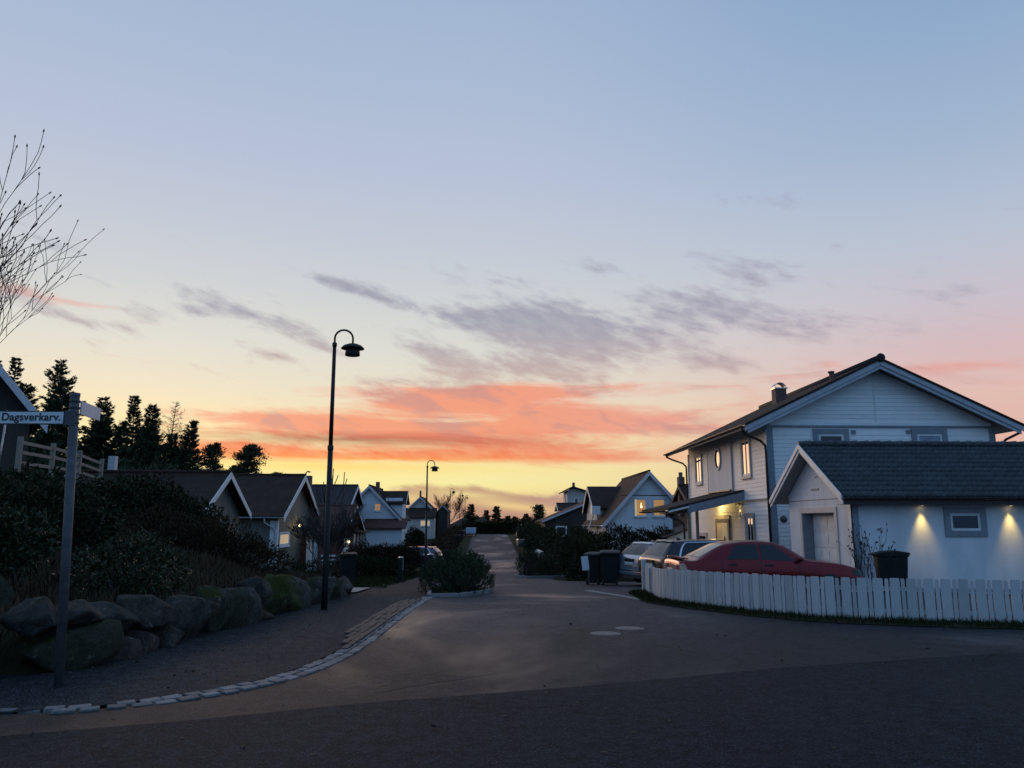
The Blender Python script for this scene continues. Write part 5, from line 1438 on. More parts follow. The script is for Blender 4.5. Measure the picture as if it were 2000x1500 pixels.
def sedan(name, label, m, loc, heading, group):
    t = thing(name, label, 'car', loc, group, heading); S = SED
    S.body(m, t)
    A = S.a_of_x
    S.top_patch('rear_window', M_carglass, t, A(.56), A(1.20), 5.25)
    S.top_patch('windscreen', M_carglass, t, A(2.78), A(3.34), 5.2)
    for sd_ in (1, -1):
        S.patch('side_window', M_carglass, t, lambda u: A(1.20 + .30 * u), lambda u: A(2.05), 4.12, 4.86, sd_)
        S.patch('side_window', M_carglass, t, lambda u: A(2.12), lambda u: A(3.02 - .52 * u), 4.12, 4.86, sd_)
        S.patch('tail_lamp', M_tailp, t, lambda u: .55, lambda u: 2.15 - .6 * u, 3.25, 4.05, sd_, .008)
        S.patch('headlamp', M_carglass, t, lambda u: A(4.45), lambda u: A(4.70), 3.3, 3.9, sd_)
        for x in (1.18, 2.08, 3.05): gap_line(S, t, 'door_gap', A(x), A(x - (.10 if x < 2 else 0)), 2.2, 4.05, sd_)
        for x in (1.35, 2.28):
            p = S.pt(A(x), 3.75, sd_); MB().box(p[0] - .10, p[0] + .10, min(p[1], p[1] + sd_ * .03), max(p[1], p[1] + sd_ * .03), p[2] - .022, p[2] + .022).build('door_handle', M_trimk, t, local=True)
        S.patch('side_moulding', M_trimk, t, lambda u: A(.9), lambda u: A(3.7), 2.75, 2.88, sd_, .012)
    MB().box(-.03, .02, -.26, .26, .62, .74).build('number_plate', M_plateN, t, local=True)
    MB().box(-.028, .03, -.66, -.34, .60, .84).build('tail_lamp', M_tailp, t, local=True); MB().box(-.028, .03, .34, .66, .60, .84).build('tail_lamp', M_tailp, t, local=True)
    sp = MB(); K = 12
    for i in range(K + 1):
        y = -.66 + 1.32 * i / K
        for x, z in ((.02, 1.015), (.24, 1.00), (.24, .985), (.02, .985)): sp.v.append((x + .06 * (y / .66) ** 2, y, z + .025 * (1 - (y / .66) ** 4)))
    for i in range(K):
        for k in range(4): sp.f.append((i * 4 + k, i * 4 + (k + 1) % 4, (i + 1) * 4 + (k + 1) % 4, (i + 1) * 4 + k)); sp.mi.append(0)
    sp.build('boot_spoiler', m, t, local=True)
    MB().box(-.05, .10, -.72, .72, .40, .52).build('bumper', m, t, local=True, bevel=.02)
    wheels(t, S, (.98, 3.78), .32, .895); mirror_parts(t, S, A(3.05), m, .9)
    # seats and headrests seen through the glass
    return t
sedan('red_saloon_car', 'dark red saloon car parked just behind the white picket fence', paint('car_red', (.16, .008, .012), .32, .75, coat=.3), (4.80, 20.85, hy(20.85)), rad(1.0), 'cars on the drive')
# --- estates
def estate_shape(L, hgt, hw, low=.20):
    k = L / 4.75
    return CarShape([(.00, .42, .62, .70, hw * .74, hw * .84, hw * .80, hw * .70, .02), (.035, .30, .80, .92, hw * .88, hw * .95, hw * .91, hw * .80, .02), (.12, .25, .96, 1.02, hw * .92, hw * .985, hw * .935, hw * .84, .02),
        (.30, low + .02, .975, 1.22, hw * .94, hw, hw * .94, hw * .75, .03), (.50, low, .975, hgt - .08, hw * .95, hw, hw * .945, hw * .67, .04), (.66, low, .975, hgt - .025, hw * .95, hw, hw * .945, hw * .66, .045),
        (1.4 * k, low, .965, hgt, hw * .95, hw, hw * .945, hw * .68, .05), (2.2 * k, low, .95, hgt, hw * .95, hw, hw * .945, hw * .68, .05), (2.65 * k, low, .935, hgt - .06, hw * .95, hw, hw * .94, hw * .68, .05),
        (3.45 * k, low, .925, 1.03, hw * .95, hw * .995, hw * .935, hw * .80, .05), (3.7 * k, low, .91, .985, hw * .95, hw * .99, hw * .93, hw * .83, .05), (4.3 * k, low + .02, .82, .89, hw * .92, hw * .96, hw * .88, hw * .78, .06), (4.65 * k, .26, .68, .76, hw * .84, hw * .88, hw * .80, hw * .7, .05), (L, .38, .58, .64, hw * .66, hw * .7, hw * .62, hw * .5, .03)])
def estate(name, label, m, loc, heading, group, L=4.65, hgt=1.46, hw=.93, tall_lamps=True, chrome=False, rails=False, lamp_m=None):
    t = thing(name, label, 'car', loc, group, heading); S = estate_shape(L, hgt, hw); A = S.a_of_x; k = L / 4.75
    S.body(m, t)
    S.top_patch('rear_window', M_carglass, t, 2.15, 3.85, 5.35, .008)
    S.top_patch('windscreen', M_carglass, t, A(2.72 * k), A(3.42 * k), 5.2)
    S.top_patch('rear_spoiler', m, t, 4.05, 4.75, 5.1, .035)
    for sd_ in (1, -1):
        q1 = 4.88
        S.patch('side_window', M_carglass, t, lambda u: A(.62 + .10 * u + .22 * u * u), lambda u: A(1.42 * k), 4.12, q1, sd_)
        S.patch('side_window', M_carglass, t, lambda u: A(1.46 * k), lambda u: A(2.22 * k), 4.12, q1, sd_)
        S.patch('side_window', M_carglass, t, lambda u: A(2.27 * k), lambda u: A((3.12 - .50 * u) * k), 4.12, q1, sd_)
        if chrome:
            S.patch('window_trim', M_chrome, t, lambda u: A(.60), lambda u: A(3.15 * k), 4.05, 4.11, sd_, .010)
            S.patch('window_trim', M_chrome, t, lambda u: A(.88), lambda u: A(2.62 * k), 4.885, 4.945, sd_, .010)
            S.patch('window_trim', M_chrome, t, lambda u: A(.57 + .10 * u + .22 * u * u), lambda u: A(.625 + .10 * u + .22 * u * u), 4.08, 4.92, sd_, .011)
        if tall_lamps:
            S.patch('tail_lamp', M_tail, t, lambda u: 2.1 + .9 * u, lambda u: 2.75 + 1.0 * u, 4.75, 5.45, sd_, .012)
            S.patch('tail_lamp', M_tail, t, lambda u: 1.15 + 1.1 * u, lambda u: 2.9 - .05 * u, 3.55, 4.75, sd_, .012)
        else:
            S.patch('tail_lamp', M_tail, t, lambda u: .7, lambda u: 3.1 - .3 * u, 3.55, 4.0, sd_, .012)
        S.patch('headlamp', M_carglass, t, lambda u: A(4.2 * k), lambda u: A(4.55 * k), 3.4, 3.95, sd_)
        for x in (1.44, 2.24, 3.14): gap_line(S, t, 'door_gap', A(x * k), A(x * k), 2.2, 4.02, sd_)
        for x in (1.6, 2.42):
            p = S.pt(A(x * k), 3.72, sd_); MB().box(p[0] - .11, p[0] + .11, min(p[1], p[1] + sd_ * .03), max(p[1], p[1] + sd_ * .03), p[2] - .018, p[2] + .018).build('door_handle', m, t, local=True)
        S.patch('sill_trim', M_trimk, t, lambda u: A(.9), lambda u: A(3.7 * k), 1.2, 2.1, sd_, .008)
        if rails:
            MB().tube([tuple(S.pt(A(x), 5.35, sd_) + np.array((0, 0, .035 if 0 < i < 5 else .0))) for i, x in enumerate((.75, .95, 1.4, 1.9, 2.4, 2.62))], .018, 6).build('roof_rail', M_chrome, t, local=True, smooth=True)
    MB().box(-.015, .12, -.26, .26, .80, .905).build('plate_recess', M_trimk, t, local=True)
    MB().box(-.028, .02, -.25, .25, .70, .80).build('number_plate', M_plateN, t, local=True)
    MB().box(-.045, .30, -hw * .86, hw * .86, .36, .50).build('bumper', M_trimk if not tall_lamps else m, t, local=True, bevel=.03)
    MB().box(-.052, .02, -hw * .78, hw * .78, .50, .53).build('bumper_trim', M_chrome, t, local=True)
    fin = MB().prism([(.95, hgt - .02), (1.12, hgt - .01), (.98, hgt + .055), (.94, hgt + .05)], 'y', -.02, .02).build('roof_fin', m, t, local=True)
    MB().bar((.20, -.28, 1.045), (.24, .22, 1.06), .03, .02).build('rear_wiper', M_trimk, t, local=True)
    wheels(t, S, (.95 * k + .05, 3.72 * k), .335, hw * .985); mirror_parts(t, S, A(3.1 * k), m, hw)
    return t
estate('black_estate_car', 'black estate car with chrome window trim between the red and silver cars', paint('car_black', (.004, .005, .007), .25, coat=.25), (4.95, 24.35, hy(24.35)), rad(13), 'cars on the drive', 4.9, 1.50, .94, False, True)
estate('silver_estate_car', 'silver estate car with tall red tail lamps, farthest from the fence', paint('car_silver', (.36, .40, .46), .3, .6), (4.95, 27.75, hy(27.75)), rad(22), 'cars on the drive', 4.63, 1.47, .93, True, False)
# cars in the drives further along
estate('dark_hatchback_car', 'dark hatchback with red tail lamp parked in the drive on the left', paint('car_navy', (.02, .025, .04), .2), (-2.70, 50.5, hy(50.5) + .0), rad(172), 'cars parked farther down the street', 4.1, 1.46, .88, True, True)
estate('grey_hatchback_car', 'grey car nosing out of the hedge on the right, far down the street', paint('car_grey', (.16, .16, .17), .25, .4), (7.2, 75, hy(75) + .25), rad(184), 'cars parked farther down the street', 4.3, 1.48, .9, False, False)
# covered trailer at the far end
vn = thing('covered_trailer', 'small pale blue covered trailer at the far end of the street', 'trailer', (-1.95, 104, hy(104)))
vw = mat('trailer_cover', (.42, .47, .60), (.36, .41, .54), 3, .4, .2, 8)
MB().prism([(-.62, .42), (.62, .42), (.66, 1.0), (.60, 1.08), (-.60, 1.08), (-.66, 1.0)], 'y', -.9, 1.2).build('cover', vw, vn, local=True, bevel=.04)
MB().box(-.58, .58, -.86, 1.16, .28, .44).build('tub', M_metal, vn, local=True, bevel=.02)
MB().bar((0, -.85, .36), (0, -2.0, .40), .07, .07).build('drawbar', M_metal, vn, local=True)
for x in (-.66, .66): MB().lathe([(.001, -.07), (.24, -.07), (.26, 0), (.24, .07), (.001, .07)], (x, .25, .26), 20, axis='x').build('wheel', M_tyre, vn, local=True)

# ================================================================== bins, bollards, mailboxes
M_bin = mat('bin_black', (.008, .0085, .009), (.013, .0135, .014), 6, .6, .15, 30, spec=.25)
M_bing = mat('bin_green', (.03, .05, .035), (.04, .06, .045), 6, .5, .15, 30)
def make_bin(name, label, loc, rotz, w=.58, d=.72, h=1.02, m=None, lid_m=None, group=None):
    t = thing(name, label, 'bin', loc, group, rotz); m = m or M_bin
    hw, hd = w / 2, d / 2
    mb = MB(); b = .82
    mb.add([(-hw * b, -hd * b, .06), (hw * b, -hd * b, .06), (hw * b, hd * b, .06), (-hw * b, hd * b, .06), (-hw, -hd, h), (hw, -hd, h), (hw, hd, h), (-hw, hd, h)],
           [(0, 3, 2, 1), (4, 5, 6, 7), (0, 1, 5, 4), (1, 2, 6, 5), (2, 3, 7, 6), (3, 0, 4, 7)])
    mb.build('body', m, t, local=True, bevel=.025)
    MB().box(-hw - .025, hw + .025, -hd - .025, hd + .025, h - .05, h + .0).build('rim', m, t, local=True, bevel=.012)
    lid = MB(); K = 8
    for i in range(K + 1):
        y = -hd - .05 + (d + .10) * i / K; z = h + .03 + .075 * math.sin(math.pi * min(1, (i + 1.2) / (K + 1.2)))
        lid.v += [(-hw - .03, y, z - .02), (-hw * .8, y, z), (hw * .8, y, z), (hw + .03, y, z - .02), (hw + .03, y, h + .005), (-hw - .03, y, h + .005)]
    for i in range(K):
        for k in range(6): lid.f.append((i * 6 + k, i * 6 + (k + 1) % 6, (i + 1) * 6 + (k + 1) % 6, (i + 1) * 6 + k)); lid.mi.append(0)
    lid.f += [(5, 4, 3, 2, 1, 0), tuple(K * 6 + k for k in range(6))]; lid.mi += [0, 0]
    lid.build('lid', lid_m or m, t, local=True)
    MB().tube([(-hw * .8, hd + .02, h - .02), (-hw * .8, hd + .09, h - .01), (hw * .8, hd + .09, h - .01), (hw * .8, hd + .02, h - .02)], .017, 6).build('handle', m, t, local=True, smooth=True)
    for x in (-hw * .75, hw * .75): MB().lathe([(.001, -.03), (.10, -.03), (.105, 0), (.10, .03), (.001, .03)], (x, hd * .8, .10), 16, axis='x').build('wheel', M_tyre, t, local=True)
    return t
make_bin('wheelie_bin', 'black wheelie bin beside the notice board, left of the silver car', (4.42, 28.6, hy(28.6)), rad(168), .64, .78, 1.10, group='wheelie bins')
bl = MB().box(-.14, -.02, -.405, -.398, .88, .96)
make_bin('wheelie_bin', 'wheelie bin standing behind the black bin at the right hedge', (4.0, 29.3, hy(29.3)), rad(150), .58, .72, 1.04, group='wheelie bins')
make_bin('wheelie_bin', 'black wheelie bin against the garage wall behind the picket fence', (11.15, 21.9, hy(21.9) - .02), rad(75), .62, .78, 1.08, group='wheelie bins')
make_bin('wheelie_bin', 'wheelie bin beside the drive in front of the red cottage on the left', (-5.35, 31.6, hy(31.6)), rad(10), .62, .74, 1.05, group='wheelie bins')
make_bin('wheelie_bin', 'distant wheelie bin on the left verge, nearer the lamp posts', (-3.05, 82, hy(82)), rad(5), .8, .8, 1.1, group='wheelie bins')
make_bin('wheelie_bin', 'distant wheelie bin on the left verge beside the pale van', (-3.0, 92.5, hy(92.5)), rad(5), .8, .8, 1.1, group='wheelie bins')
def bollard(label, loc, h=.95):
    t = thing('bollard', label, 'bollard', loc, 'black bollards on the left pavement')
    MB().box(-.09, .09, -.09, .09, -.1, h).build('post', M_bin, t, local=True, bevel=.012)
    MB().add([(-.1, -.1, h), (.1, -.1, h), (.1, .1, h + .02), (-.1, .1, h + .02), (0, 0, h + .05)], [(0, 1, 4), (1, 2, 4), (2, 3, 4), (3, 0, 4), (3, 2, 1, 0)]).build('cap', M_metal, t, local=True)
    MB().box(.094, .102, -.03, .03, h - .5, h - .06).build('reflector', M_plateN, t, local=True)
bollard('black bollard between the wheelie bin and the left planting bed', (-3.42, 32.6, hy(32.6)))
bollard('black bollard half hidden behind the left planting bed', (-1.98, 29.0, hy(29.0)), 1.05)
nb = thing('notice_board', 'small white notice sheet tilted on a stake beside the bins', 'sign', (3.58, 28.0, hy(28)))
MB().box(-.02, .02, 0, .04, -.1, .86).build('stake', M_bark, nb, local=True)
sheet_ = MB().box(-.17, .07, -.03, -.015, .52, 1.0).build('sheet', M_plate, nb, local=True); sheet_.rotation_euler = (0, rad(-6), 0)
def mailbox(label, loc, rz, tilt=0.0):
    t = thing('mailbox', label, 'mailbox', loc, 'mailboxes along the right verge', rz)
    MB().box(-.03, .03, -.03, .03, -.1, 1.0).build('post', M_bark, t, local=True)
    b = MB().prism([(-.17, .95), (.17, .95), (.17, 1.20), (.10, 1.29), (-.10, 1.29), (-.17, 1.20)], 'y', -.24, .24).build('box', M_metal, t, local=True); b.rotation_euler = (tilt, 0, 0)
    MB().box(-.15, .15, -.25, -.24, 1.12, 1.15).build('flap', M_rim, t, local=True)
mailbox('tilted pale mailbox sticking out of the right hedge', (2.95, 46.5, hy(46.5)), rad(30), .25)
mailbox('tiny pale mailbox farther along the right hedge', (2.95, 72, hy(72)), rad(20))
dm = thing('domed_cover', 'rounded pale tarpaulin cover showing over the far right hedge', 'cover', (4.6, 92, hy(92)))
mb = MB(); 
for i in range(13):
    a = math.pi / 2 * i / 12
    for j in range(24):
        b = 2 * math.pi * j / 24; r_ = 1.0 + (.03 if j % 3 == 0 else 0)
        mb.v.append((1.15 * math.cos(a) * math.cos(b) * r_, 1.5 * math.cos(a) * math.sin(b) * r_, .5 + 1.55 * math.sin(a)))
for i in range(12):
    for j in range(24): mb.f.append((i * 24 + j, i * 24 + (j + 1) % 24, (i + 1) * 24 + (j + 1) % 24, (i + 1) * 24 + j)); mb.mi.append(0)
mb.build('tarpaulin', mat('tarpaulin', (.28, .24, .18), (.34, .30, .24), 4, .5, .3, 9), dm, smooth=True, local=True)
mb = MB().lathe([(1.14, .0), (1.17, .03), (1.17, .5), (1.12, .52)], n=24); mb.build('base', M_metal, dm, local=True)

# ================================================================== shrubs and hedges by the street
def island_pine(label, c, rx, ry, h, n, seed):
    """low mugo pine: many upright candles of needles"""
    t = thing('mugo_pine', label, 'shrub', (c[0], c[1], hy(c[1])), 'dwarf pines in the planting beds')
    rng = np.random.default_rng(seed); P = []; D = []; Ls = []
    st_ = MB()
    for k in range(n):
        a = rng.uniform(0, 2 * math.pi); q = math.sqrt(rng.random())
        x, y = c[0] + rx * q * math.cos(a), c[1] + ry * q * math.sin(a)
        dome = math.sqrt(max(0, 1 - q ** 2.2)); top_ = hy(c[1]) + h * (.30 + .70 * dome) * rng.uniform(.80, 1.12)
        if rng.random() < .4: top_ = hy(c[1]) + .12 + (top_ - hy(c[1]) - .12) * rng.random()
        tip = np.array((x, y, top_)); dr_ = np.array((math.cos(a) * q * .8, math.sin(a) * q * .8, 1.0)); dr_ /= np.linalg.norm(dr_)
        L = rng.uniform(.16, .30)
        if k % 3 == 0: st_.tube([(c[0] + (x - c[0]) * .3, c[1] + (y - c[1]) * .3, hy(c[1])), tuple(tip - dr_ * L)], [.018, .008], 4)
        m_ = 34
        tt = rng.random(m_)
        P.append(tip - dr_ * L * tt[:, None]); D.append(dr_ * .9 + rng.normal(size=(m_, 3)) * .62); Ls.append(np.full(m_, .085))
    P = np.concatenate(P); D = np.concatenate(D); v, f = cards(P, D, np.concatenate(Ls) * rng.uniform(.7, 1.2, len(P)), .017, rng=rng)
    np_mesh('needles', v, f, L_fir, t); st_.build('stems', M_bark, t)
    return t
island_pine('dark dwarf pine filling the left planting bed', (-.85, 23.7), 1.12, 2.1, 1.12, 620, 1)
island_pine('dark round dwarf pine at the tip of the right planting bed', (2.15, 39.6), .75, .9, 1.25, 260, 2)
island_pine('low dwarf pine at the back of the right planting bed', (3.3, 40.8), .75, 1.3, 1.0, 240, 3)
hb = row_blobs([(3.9, 34.8, -.1), (4.4, 38, .0), (4.9, 42.5, .2), (6.4, 44.2, .3), (8.5, 44.6, .35), (10.4, 44.4, .2)], .85, .85, .95, 5, .2, 11) + row_blobs([(4.9, 43, -.6), (10.2, 43.6, -.5)], 1.0, .8, .9, 9, .2, 12)
shrub('thuja_hedge', 'dark evergreen hedge behind the bins and parked cars', hb, 34000, .14, .06, L_dark, .4, cat='hedge')
hb = row_blobs([(4.1, 47, -.2), (4.3, 58, -.3), (4.4, 70, .0), (4.4, 80, .35), (4.6, 92, .7)], .95, 1.5, 1.15, 7, .25, 13)
shrub('roadside_hedge', 'long dark hedge along the right side of the far street', hb, 26000, .2, .09, L_dark, .2, cat='hedge')
hb = row_blobs([(5.2, 33.2, -.4), (6.6, 34.0, -.4), (8.0, 35.5, -.5)], .6, .6, .6, 4, .2, 14)
shrub('garden_bushes', 'leafless reddish bushes behind the silver car', hb, 5000, .12, .02, L_brown, .6)
hb = row_blobs([(-7.9, 47.5, -.55), (-5.8, 48.2, -.55), (-4.2, 48.2, -.5)], .8, .6, .75, 6, .2, 15)
shrub('brown_garden_hedge', 'reddish brown beech hedge in front of the red cottage', hb, 16000, .13, .06, L_brown, .1, cat='hedge')
hb = row_blobs([(-9.6, 38.5, -.7), (-6.0, 40.0, -.75), (-3.9, 40.5, -.85)], .8, .6, .55, 6, .3, 16)
shrub('garden_border', 'low dark garden border behind the left bollards', hb, 11000, .12, .05, L_dark, .2)
hb = row_blobs([(-3.6, 58, -.6), (-3.7, 70, -.5), (-3.6, 84, -.1), (-3.7, 100, .5)], .8, 2.2, .85, 6, .25, 17)
shrub('left_roadside_hedge', 'low brown hedge along the left side of the far street', hb, 14000, .18, .08, L_brown, .1, cat='hedge')
hb = row_blobs([(-2.6, 117, .55), (0, 118, .75), (3.2, 118, .85), (6.5, 116, 1.0)], 1.2, 1.2, 1.0, 5, .3, 18)
shrub('crest_bushes', 'dark bushes where the street tops the crest', hb, 12000, .24, .12, L_dark, .2)
hb = row_blobs([(-6.5, 69.5, .0), (-5.6, 71, .1)], .7, .7, 1.0, 3, .2, 19)
shrub('round_bush', 'clipped dark round bush below the white gabled house', hb, 5000, .16, .08, L_dark)
# climber stems on the garage corner
def twiggy(label, c, h, n, seed, spread=.35):
    t = thing('bare_shrub', label, 'shrub', (*c, hy(c[1])), 'bare shrubs by the garage corner'); rng = random.Random(seed); mb = MB(); tips = []
    for k in range(n):
        a = rng.uniform(0, 6.28); d = Vector((math.cos(a) * spread, math.sin(a) * spread, 1)).normalized()
        grow(mb, Vector((c[0] + rng.uniform(-.15, .15), c[1] + rng.uniform(-.1, .1), hy(c[1]) - .03)), d, h * rng.uniform(.45, .8), .012, 2, rng, tips, .45, .5, (2, 3), .004, 4, .62)
    for p, d in tips:
        for q in range(2): mb.tube([p, p + d * .03, p + d * .06], [.006, .018, .003], 4, cap=False)
    mb.build('stems', M_twig, t)
twiggy('bare twiggy shrub in front of the garage door', (10.46, 22.3), 1.3, 7, 1, .10)
twiggy('bare twiggy shrub at the garage corner beside the bin', (10.72, 22.1), 1.15, 10, 2, .28)

# ================================================================== rail fence on the bank, pole
M_rail = mat('weathered_rail', (.20, .165, .13), (.27, .22, .17), 7, .85, .5, 40)
rf = thing('rail_fence', 'weathered three-rail wooden fence on top of the bank', 'fence', (-15.6, 29, terr(-15.6, 29)))
fp = [(-15.10, 26.0), (-15.65, 29.0), (-16.2, 32.0), (-16.75, 35.0)]
fz = [3.42, 3.50, 3.50, 3.4]
for (x, y), z in zip(fp, fz): MB().box(x - .07, x + .07, y - .07, y + .07, z - .8, z + .92).build('post', M_rail, rf, bevel=.012)
for (a, za), (b, zb_) in zip(zip(fp, fz), list(zip(fp, fz))[1:]):
    for k in (.08, .42, .74): MB().bar((*a, za + k), (*b, zb_ + k - .03), .05, .11).build('rail', M_rail, rf)
pole = thing('thin_pole', 'thin pale pole standing on the bank below the street sign plate', 'pole', (-15.0, 25.0, 3.2))
MB().tube([(-15.14, 25, 2.6), (-15.02, 25, 5.0)], .03, 8).lathe([(.03, 0), (.04, .03), (.001, .06)], (-15.02, 25, 5.0), 8).build('shaft', M_metal, pole, smooth=True)

# ================================================================== trees
def conifer(label, x, y, zt, kind, seed, group='conifers behind the houses on the left', width=1.0, zb=None, dens=1.0, name=None):
    z0 = (zb if zb is not None else -1.2)
    H = zt - z0
    nm = name or {'spruce': 'spruce_tree', 'pine': 'pine_tree', 'larch': 'larch_tree'}[kind]
    t = thing(nm, label, 'tree', (x, y, z0), group)
    rng = np.random.default_rng(seed); lean = rng.normal(0, .012, 2)
    def axis(h): return np.array((x + lean[0] * h + .10 * math.sin(h * .6 + seed), y + lean[1] * h, z0 + h))
    MB().tube([tuple(axis(H * q)) for q in (0, .25, .5, .75, .97)], [H * .016 + .04, H * .013 + .02, H * .009 + .01, H * .005, .012], 8).build('trunk', M_bark, t, smooth=True)
    P = []; D = []; Lg = []; Wd = []; br = MB()
    lo = {'spruce': .08, 'pine': .22, 'larch': .18}[kind]
    h = H * lo
    while h < H * .985:
        u = (h - H * lo) / (H * (1 - lo))
        if kind == 'spruce': R_ = width * (.235 * H) * (1 - u) ** .72 * rng.uniform(.55, 1.3) + .15
        elif kind == 'pine': R_ = width * (.19 * H) * (math.sin(math.pi * min(1, .12 + u * .86)) ** .7) * rng.uniform(.55, 1.25) + .1
        else: R_ = width * (.19 * H) * (1 - u) ** .7 * rng.uniform(.6, 1.2) + .1
        nb_ = {'spruce': 8, 'pine': 6, 'larch': 5}[kind]
        for k in range(nb_):
            if rng.random() < .16: continue
            a = rng.uniform(0, 2 * math.pi); L = R_ * rng.uniform(.6, 1.15)
            el_ = {'spruce': -.18 + .75 * u, 'pine': .15 + .5 * u, 'larch': .05 + .5 * u}[kind] + rng.normal(0, .12)
            d = np.array((math.cos(a) * math.cos(el_), math.sin(a) * math.cos(el_), math.sin(el_)))
            o = axis(h); br.tube([tuple(o), tuple(o + d * L * .5 + np.array((0, 0, -.03 * L))), tuple(o + d * L * .95)], [.035 * (1 - u) + .012, .02 * (1 - u) + .008, .005], 3, cap=False)
            side = np.cross(d, (0, 0, 1.0)); side /= np.linalg.norm(side) + 1e-6
            if kind == 'pine':
                for c_ in range(4):
                    m_ = int(15 * dens); tc_ = o + d * L * rng.uniform(.35, 1.0) + side * rng.normal(0, .22) * L; sp_ = np.array((.20, .20, .085)) * max(.7, min(1.4, L))
                    P.append(tc_ + rng.normal(size=(m_, 3)) * sp_); D.append(rng.normal(size=(m_, 3)) * np.array((1, 1, .45)) + np.array((0, 0, .55)) + d * .4); Lg.append(rng.uniform(.18, .36, m_)); Wd.append(rng.uniform(.06, .12, m_))
            elif kind == 'spruce':
                m_ = int(46 * dens * max(.45, L)); tt = rng.random(m_) ** .75
                off = rng.normal(0, .17, m_) * L * (1 - tt * .65)
                P.append(o + d * L * tt[:, None] + side * off[:, None] + np.column_stack([np.zeros(m_), np.zeros(m_), -np.abs(rng.normal(0, .07, m_))])); D.append(d * 1.0 + side * np.sign(off)[:, None] * .8 + rng.normal(size=(m_, 3)) * .25 + np.array((0, 0, -.18))); Lg.append(rng.uniform(.22, .42, m_)); Wd.append(rng.uniform(.06, .12, m_))
            else:
                m_ = int(16 * dens * max(.5, L)); tt = rng.random(m_)
                P.append(o + d * L * tt[:, None]); D.append(d * .8 + rng.normal(size=(m_, 3)) * .7 + np.array((0, 0, -.1))); Lg.append(rng.uniform(.18, .5, m_)); Wd.append(rng.uniform(.02, .04, m_))
        h += {'spruce': .34, 'pine': .36, 'larch': .34}[kind] * (1.15 - .35 * u) * max(.6, H / 14)
    br.build('branches', M_bark, t)
    P = np.concatenate(P); D = np.concatenate(D); v, f = cards(P, D, np.concatenate(Lg), np.concatenate(Wd), rng=rng)
    np_mesh('crown', v, f, {'spruce': L_fir, 'pine': L_pine, 'larch': L_larch}[kind], t)
    return t
TR = [(-48.2, 78, 17.6, 'spruce', 'tall spruce at the far left edge behind the bare branches', .85), (-44.0, 74, 17.0, 'spruce', 'slender spruce just right of the hill house gable', .6),
      (-40.6, 75, 16.9, 'spruce', 'tallest broad conifer behind the street sign post', 1.0), (-38.6, 72, 14.6, 'spruce', 'bushy conifer directly behind the sign post top', 1.15), (-43.0, 70, 13.2, 'spruce', 'lower dense spruce below the hill house gable', 1.2),
      (-36.1, 75, 13.3, 'spruce', 'dark rounded conifer just right of the slanted name plate', 1.05), (-34.2, 77, 13.9, 'spruce', 'pointed pale-topped spruce second right of the name plate', .75), (-33.2, 73, 10.6, 'spruce', 'short dense spruce between two pointed conifers', 1.2),
      (-31.6, 75, 12.7, 'spruce', 'dark narrow conifer left of the sparse larch', .95), (-29.7, 75, 12.9, 'larch', 'sparse feathery larch with see-through branches', 1.25), (-27.9, 75, 11.1, 'spruce', 'last tall conifer at the right end of the row', .95), (-26.6, 78, 9.0, 'pine', 'small reddish pine at the right end of the conifer row', .8),
      (-37.2, 68, 9.5, 'spruce', 'low dark spruce in the gap behind the sign post', 1.3), (-31.0, 69, 8.0, 'spruce', 'low dark spruce under the larch', 1.3), (-34.6, 69, 8.2, 'spruce', 'low dark spruce under the pointed pale-topped one', 1.3), (-28.4, 70, 7.2, 'spruce', 'lowest dark spruce near the brown roof', 1.2),
      (-40.2, 68, 9.0, 'spruce', 'low dark spruce behind the rail fence posts', 1.4), (-43.2, 67, 9.5, 'spruce', 'low dark spruce left of the rail fence', 1.4), (-29.6, 71, 8.6, 'spruce', 'middling dark spruce right under the larch top', 1.1), (-25.6, 73, 5.9, 'spruce', 'small dark spruce beside the pale flue', 1.3), (-36.0, 70, 7.0, 'spruce', 'short dark spruce filling the gap beside the sign', 1.5), (-32.6, 70, 7.0, 'spruce', 'short dark spruce in the middle of the row', 1.5),
      (-42.2, 73, 14.2, 'spruce', 'broad dark spruce left of the tallest conifer', 1.3), (-37.4, 76, 11.8, 'spruce', 'dark spruce half hidden by the slanted name plate', 1.2), (-35.2, 73, 10.8, 'spruce', 'dark spruce left of the pale-topped one', 1.2), (-30.6, 73, 10.4, 'spruce', 'dark spruce just left of the larch', 1.2), (-28.8, 73, 9.6, 'spruce', 'dark spruce just right of the larch', 1.2), (-27.0, 72, 8.2, 'spruce', 'dark spruce left of the small reddish pine', 1.25), (-32.5, 76, 11.4, 'spruce', 'dark spruce behind the middle of the row', 1.15)]
for i, (x, y, z, k, lab, w_) in enumerate(TR): conifer(lab, x, y, z, k, 40 + i, width=w_)
wb = row_blobs([(-47, 65, 3.6), (-40, 65, 3.4), (-34, 66, 3.1), (-28, 67, 2.5), (-25.5, 68, 1.6)], 1.9, 1.4, 3.6, 9, .5, 31)
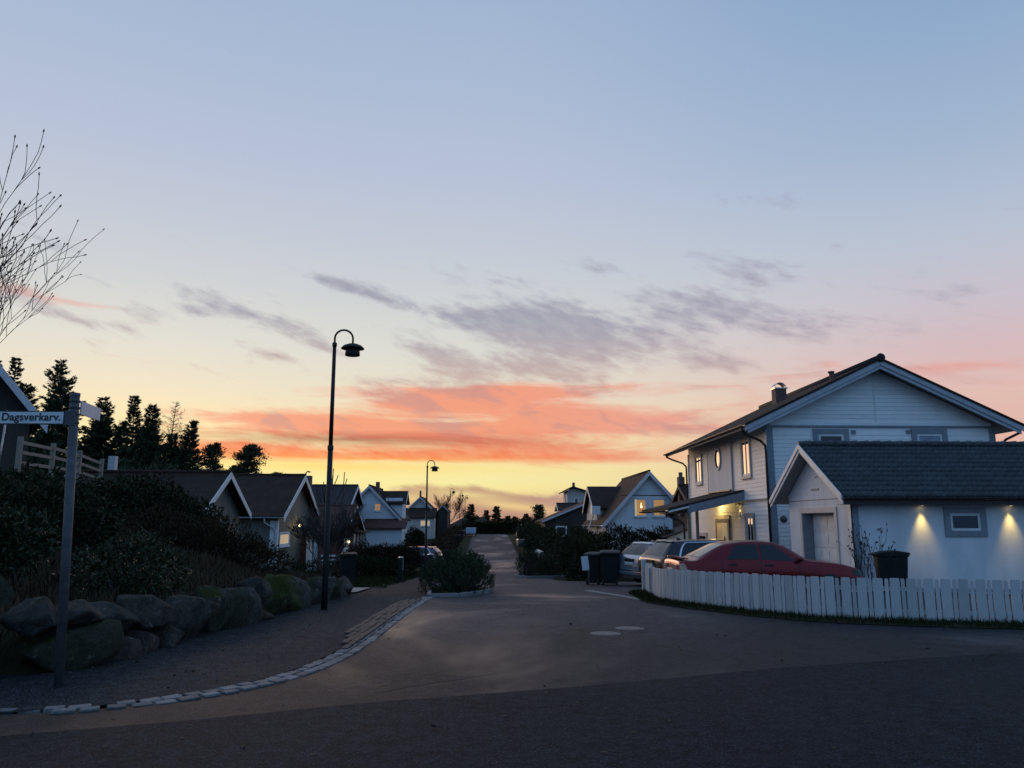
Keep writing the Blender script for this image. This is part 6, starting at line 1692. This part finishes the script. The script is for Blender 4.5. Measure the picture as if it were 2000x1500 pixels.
wd = bush('undergrowth', wb, 34000, .40, .14, L_fir, None, .2); tag(wd, 'dark undergrowth filling the wood edge below the conifers', 'undergrowth', kind='stuff')
conifer('lone round-topped pine above the nearest brown roof', -25.2, 85, 9.5, 'pine', 70, 'lone pines beyond the roofs', 1.15, zb=-.5, dens=1.6)
conifer('low pale pine left of the round-topped pine', -27.6, 88, 7.6, 'pine', 71, 'lone pines beyond the roofs', .9, zb=0)
conifer('tiny pine right of the round-topped pine', -24.0, 92, 7.1, 'pine', 72, 'lone pines beyond the roofs', .7, zb=0)
far = [(-2.85, 150, 4.9, 'spruce', 'small pointed tree behind the hipped roof'), (.1, 158, 3.9, 'spruce', 'little tree at the right end of the hipped roof'), (2.0, 140, 4.3, 'spruce', 'conifer right of the hipped roof, at the top of the street'),
       (3.6, 135, 2.6, 'spruce', 'low bushy conifer at the top of the street'), (8.9, 135, 4.3, 'pine', 'wind-bent pine left of the brown house'), (7.0, 140, 3.0, 'spruce', 'low conifer behind the domed cover'), (5.3, 145, 2.6, 'spruce', 'low conifer right of the crest'), (41.5, 62, 7.5, 'spruce', 'tree tops beyond the right edge of the garage roof')]
for i, (x, y, z, k, lab) in enumerate(far): conifer(lab, x, y, z, k, 90 + i, 'distant trees at the street end', 1.3, zb=-.6, dens=1.2)
bare_tree('bare_tree', 'large leafless tree whose branches reach in from the left edge', (-7.55, 9.4, terr(-7.55, 9.4) - .1), 5.3, .11, 4, 12, lean=(.03, 0, 1), spread=.62, up=.26, kids=(3, 4), first=.17, min_r=.0042)
bare_tree('bare_tree', 'small leafless garden tree behind the nearest street lamp', (-4.75, 24.6, hy(24.6) - .05), 2.35, .06, 4, 5, spread=.65, up=.26, kids=(3, 5), first=.26, min_r=.007)
bare_tree('bare_tree', 'knobbly pollarded tree behind the second left roof', (-11.3, 58, -1.3), 5.0, .11, 1, 8, spread=.35, up=.9, kids=(2, 3), first=.75, min_r=.035)
bare_tree('bare_tree', 'distant leafless tree behind the second street lamp', (-5.6, 114, -.2), 4.9, .10, 4, 9, spread=.55, up=.3, kids=(3, 4), first=.3, min_r=.015)
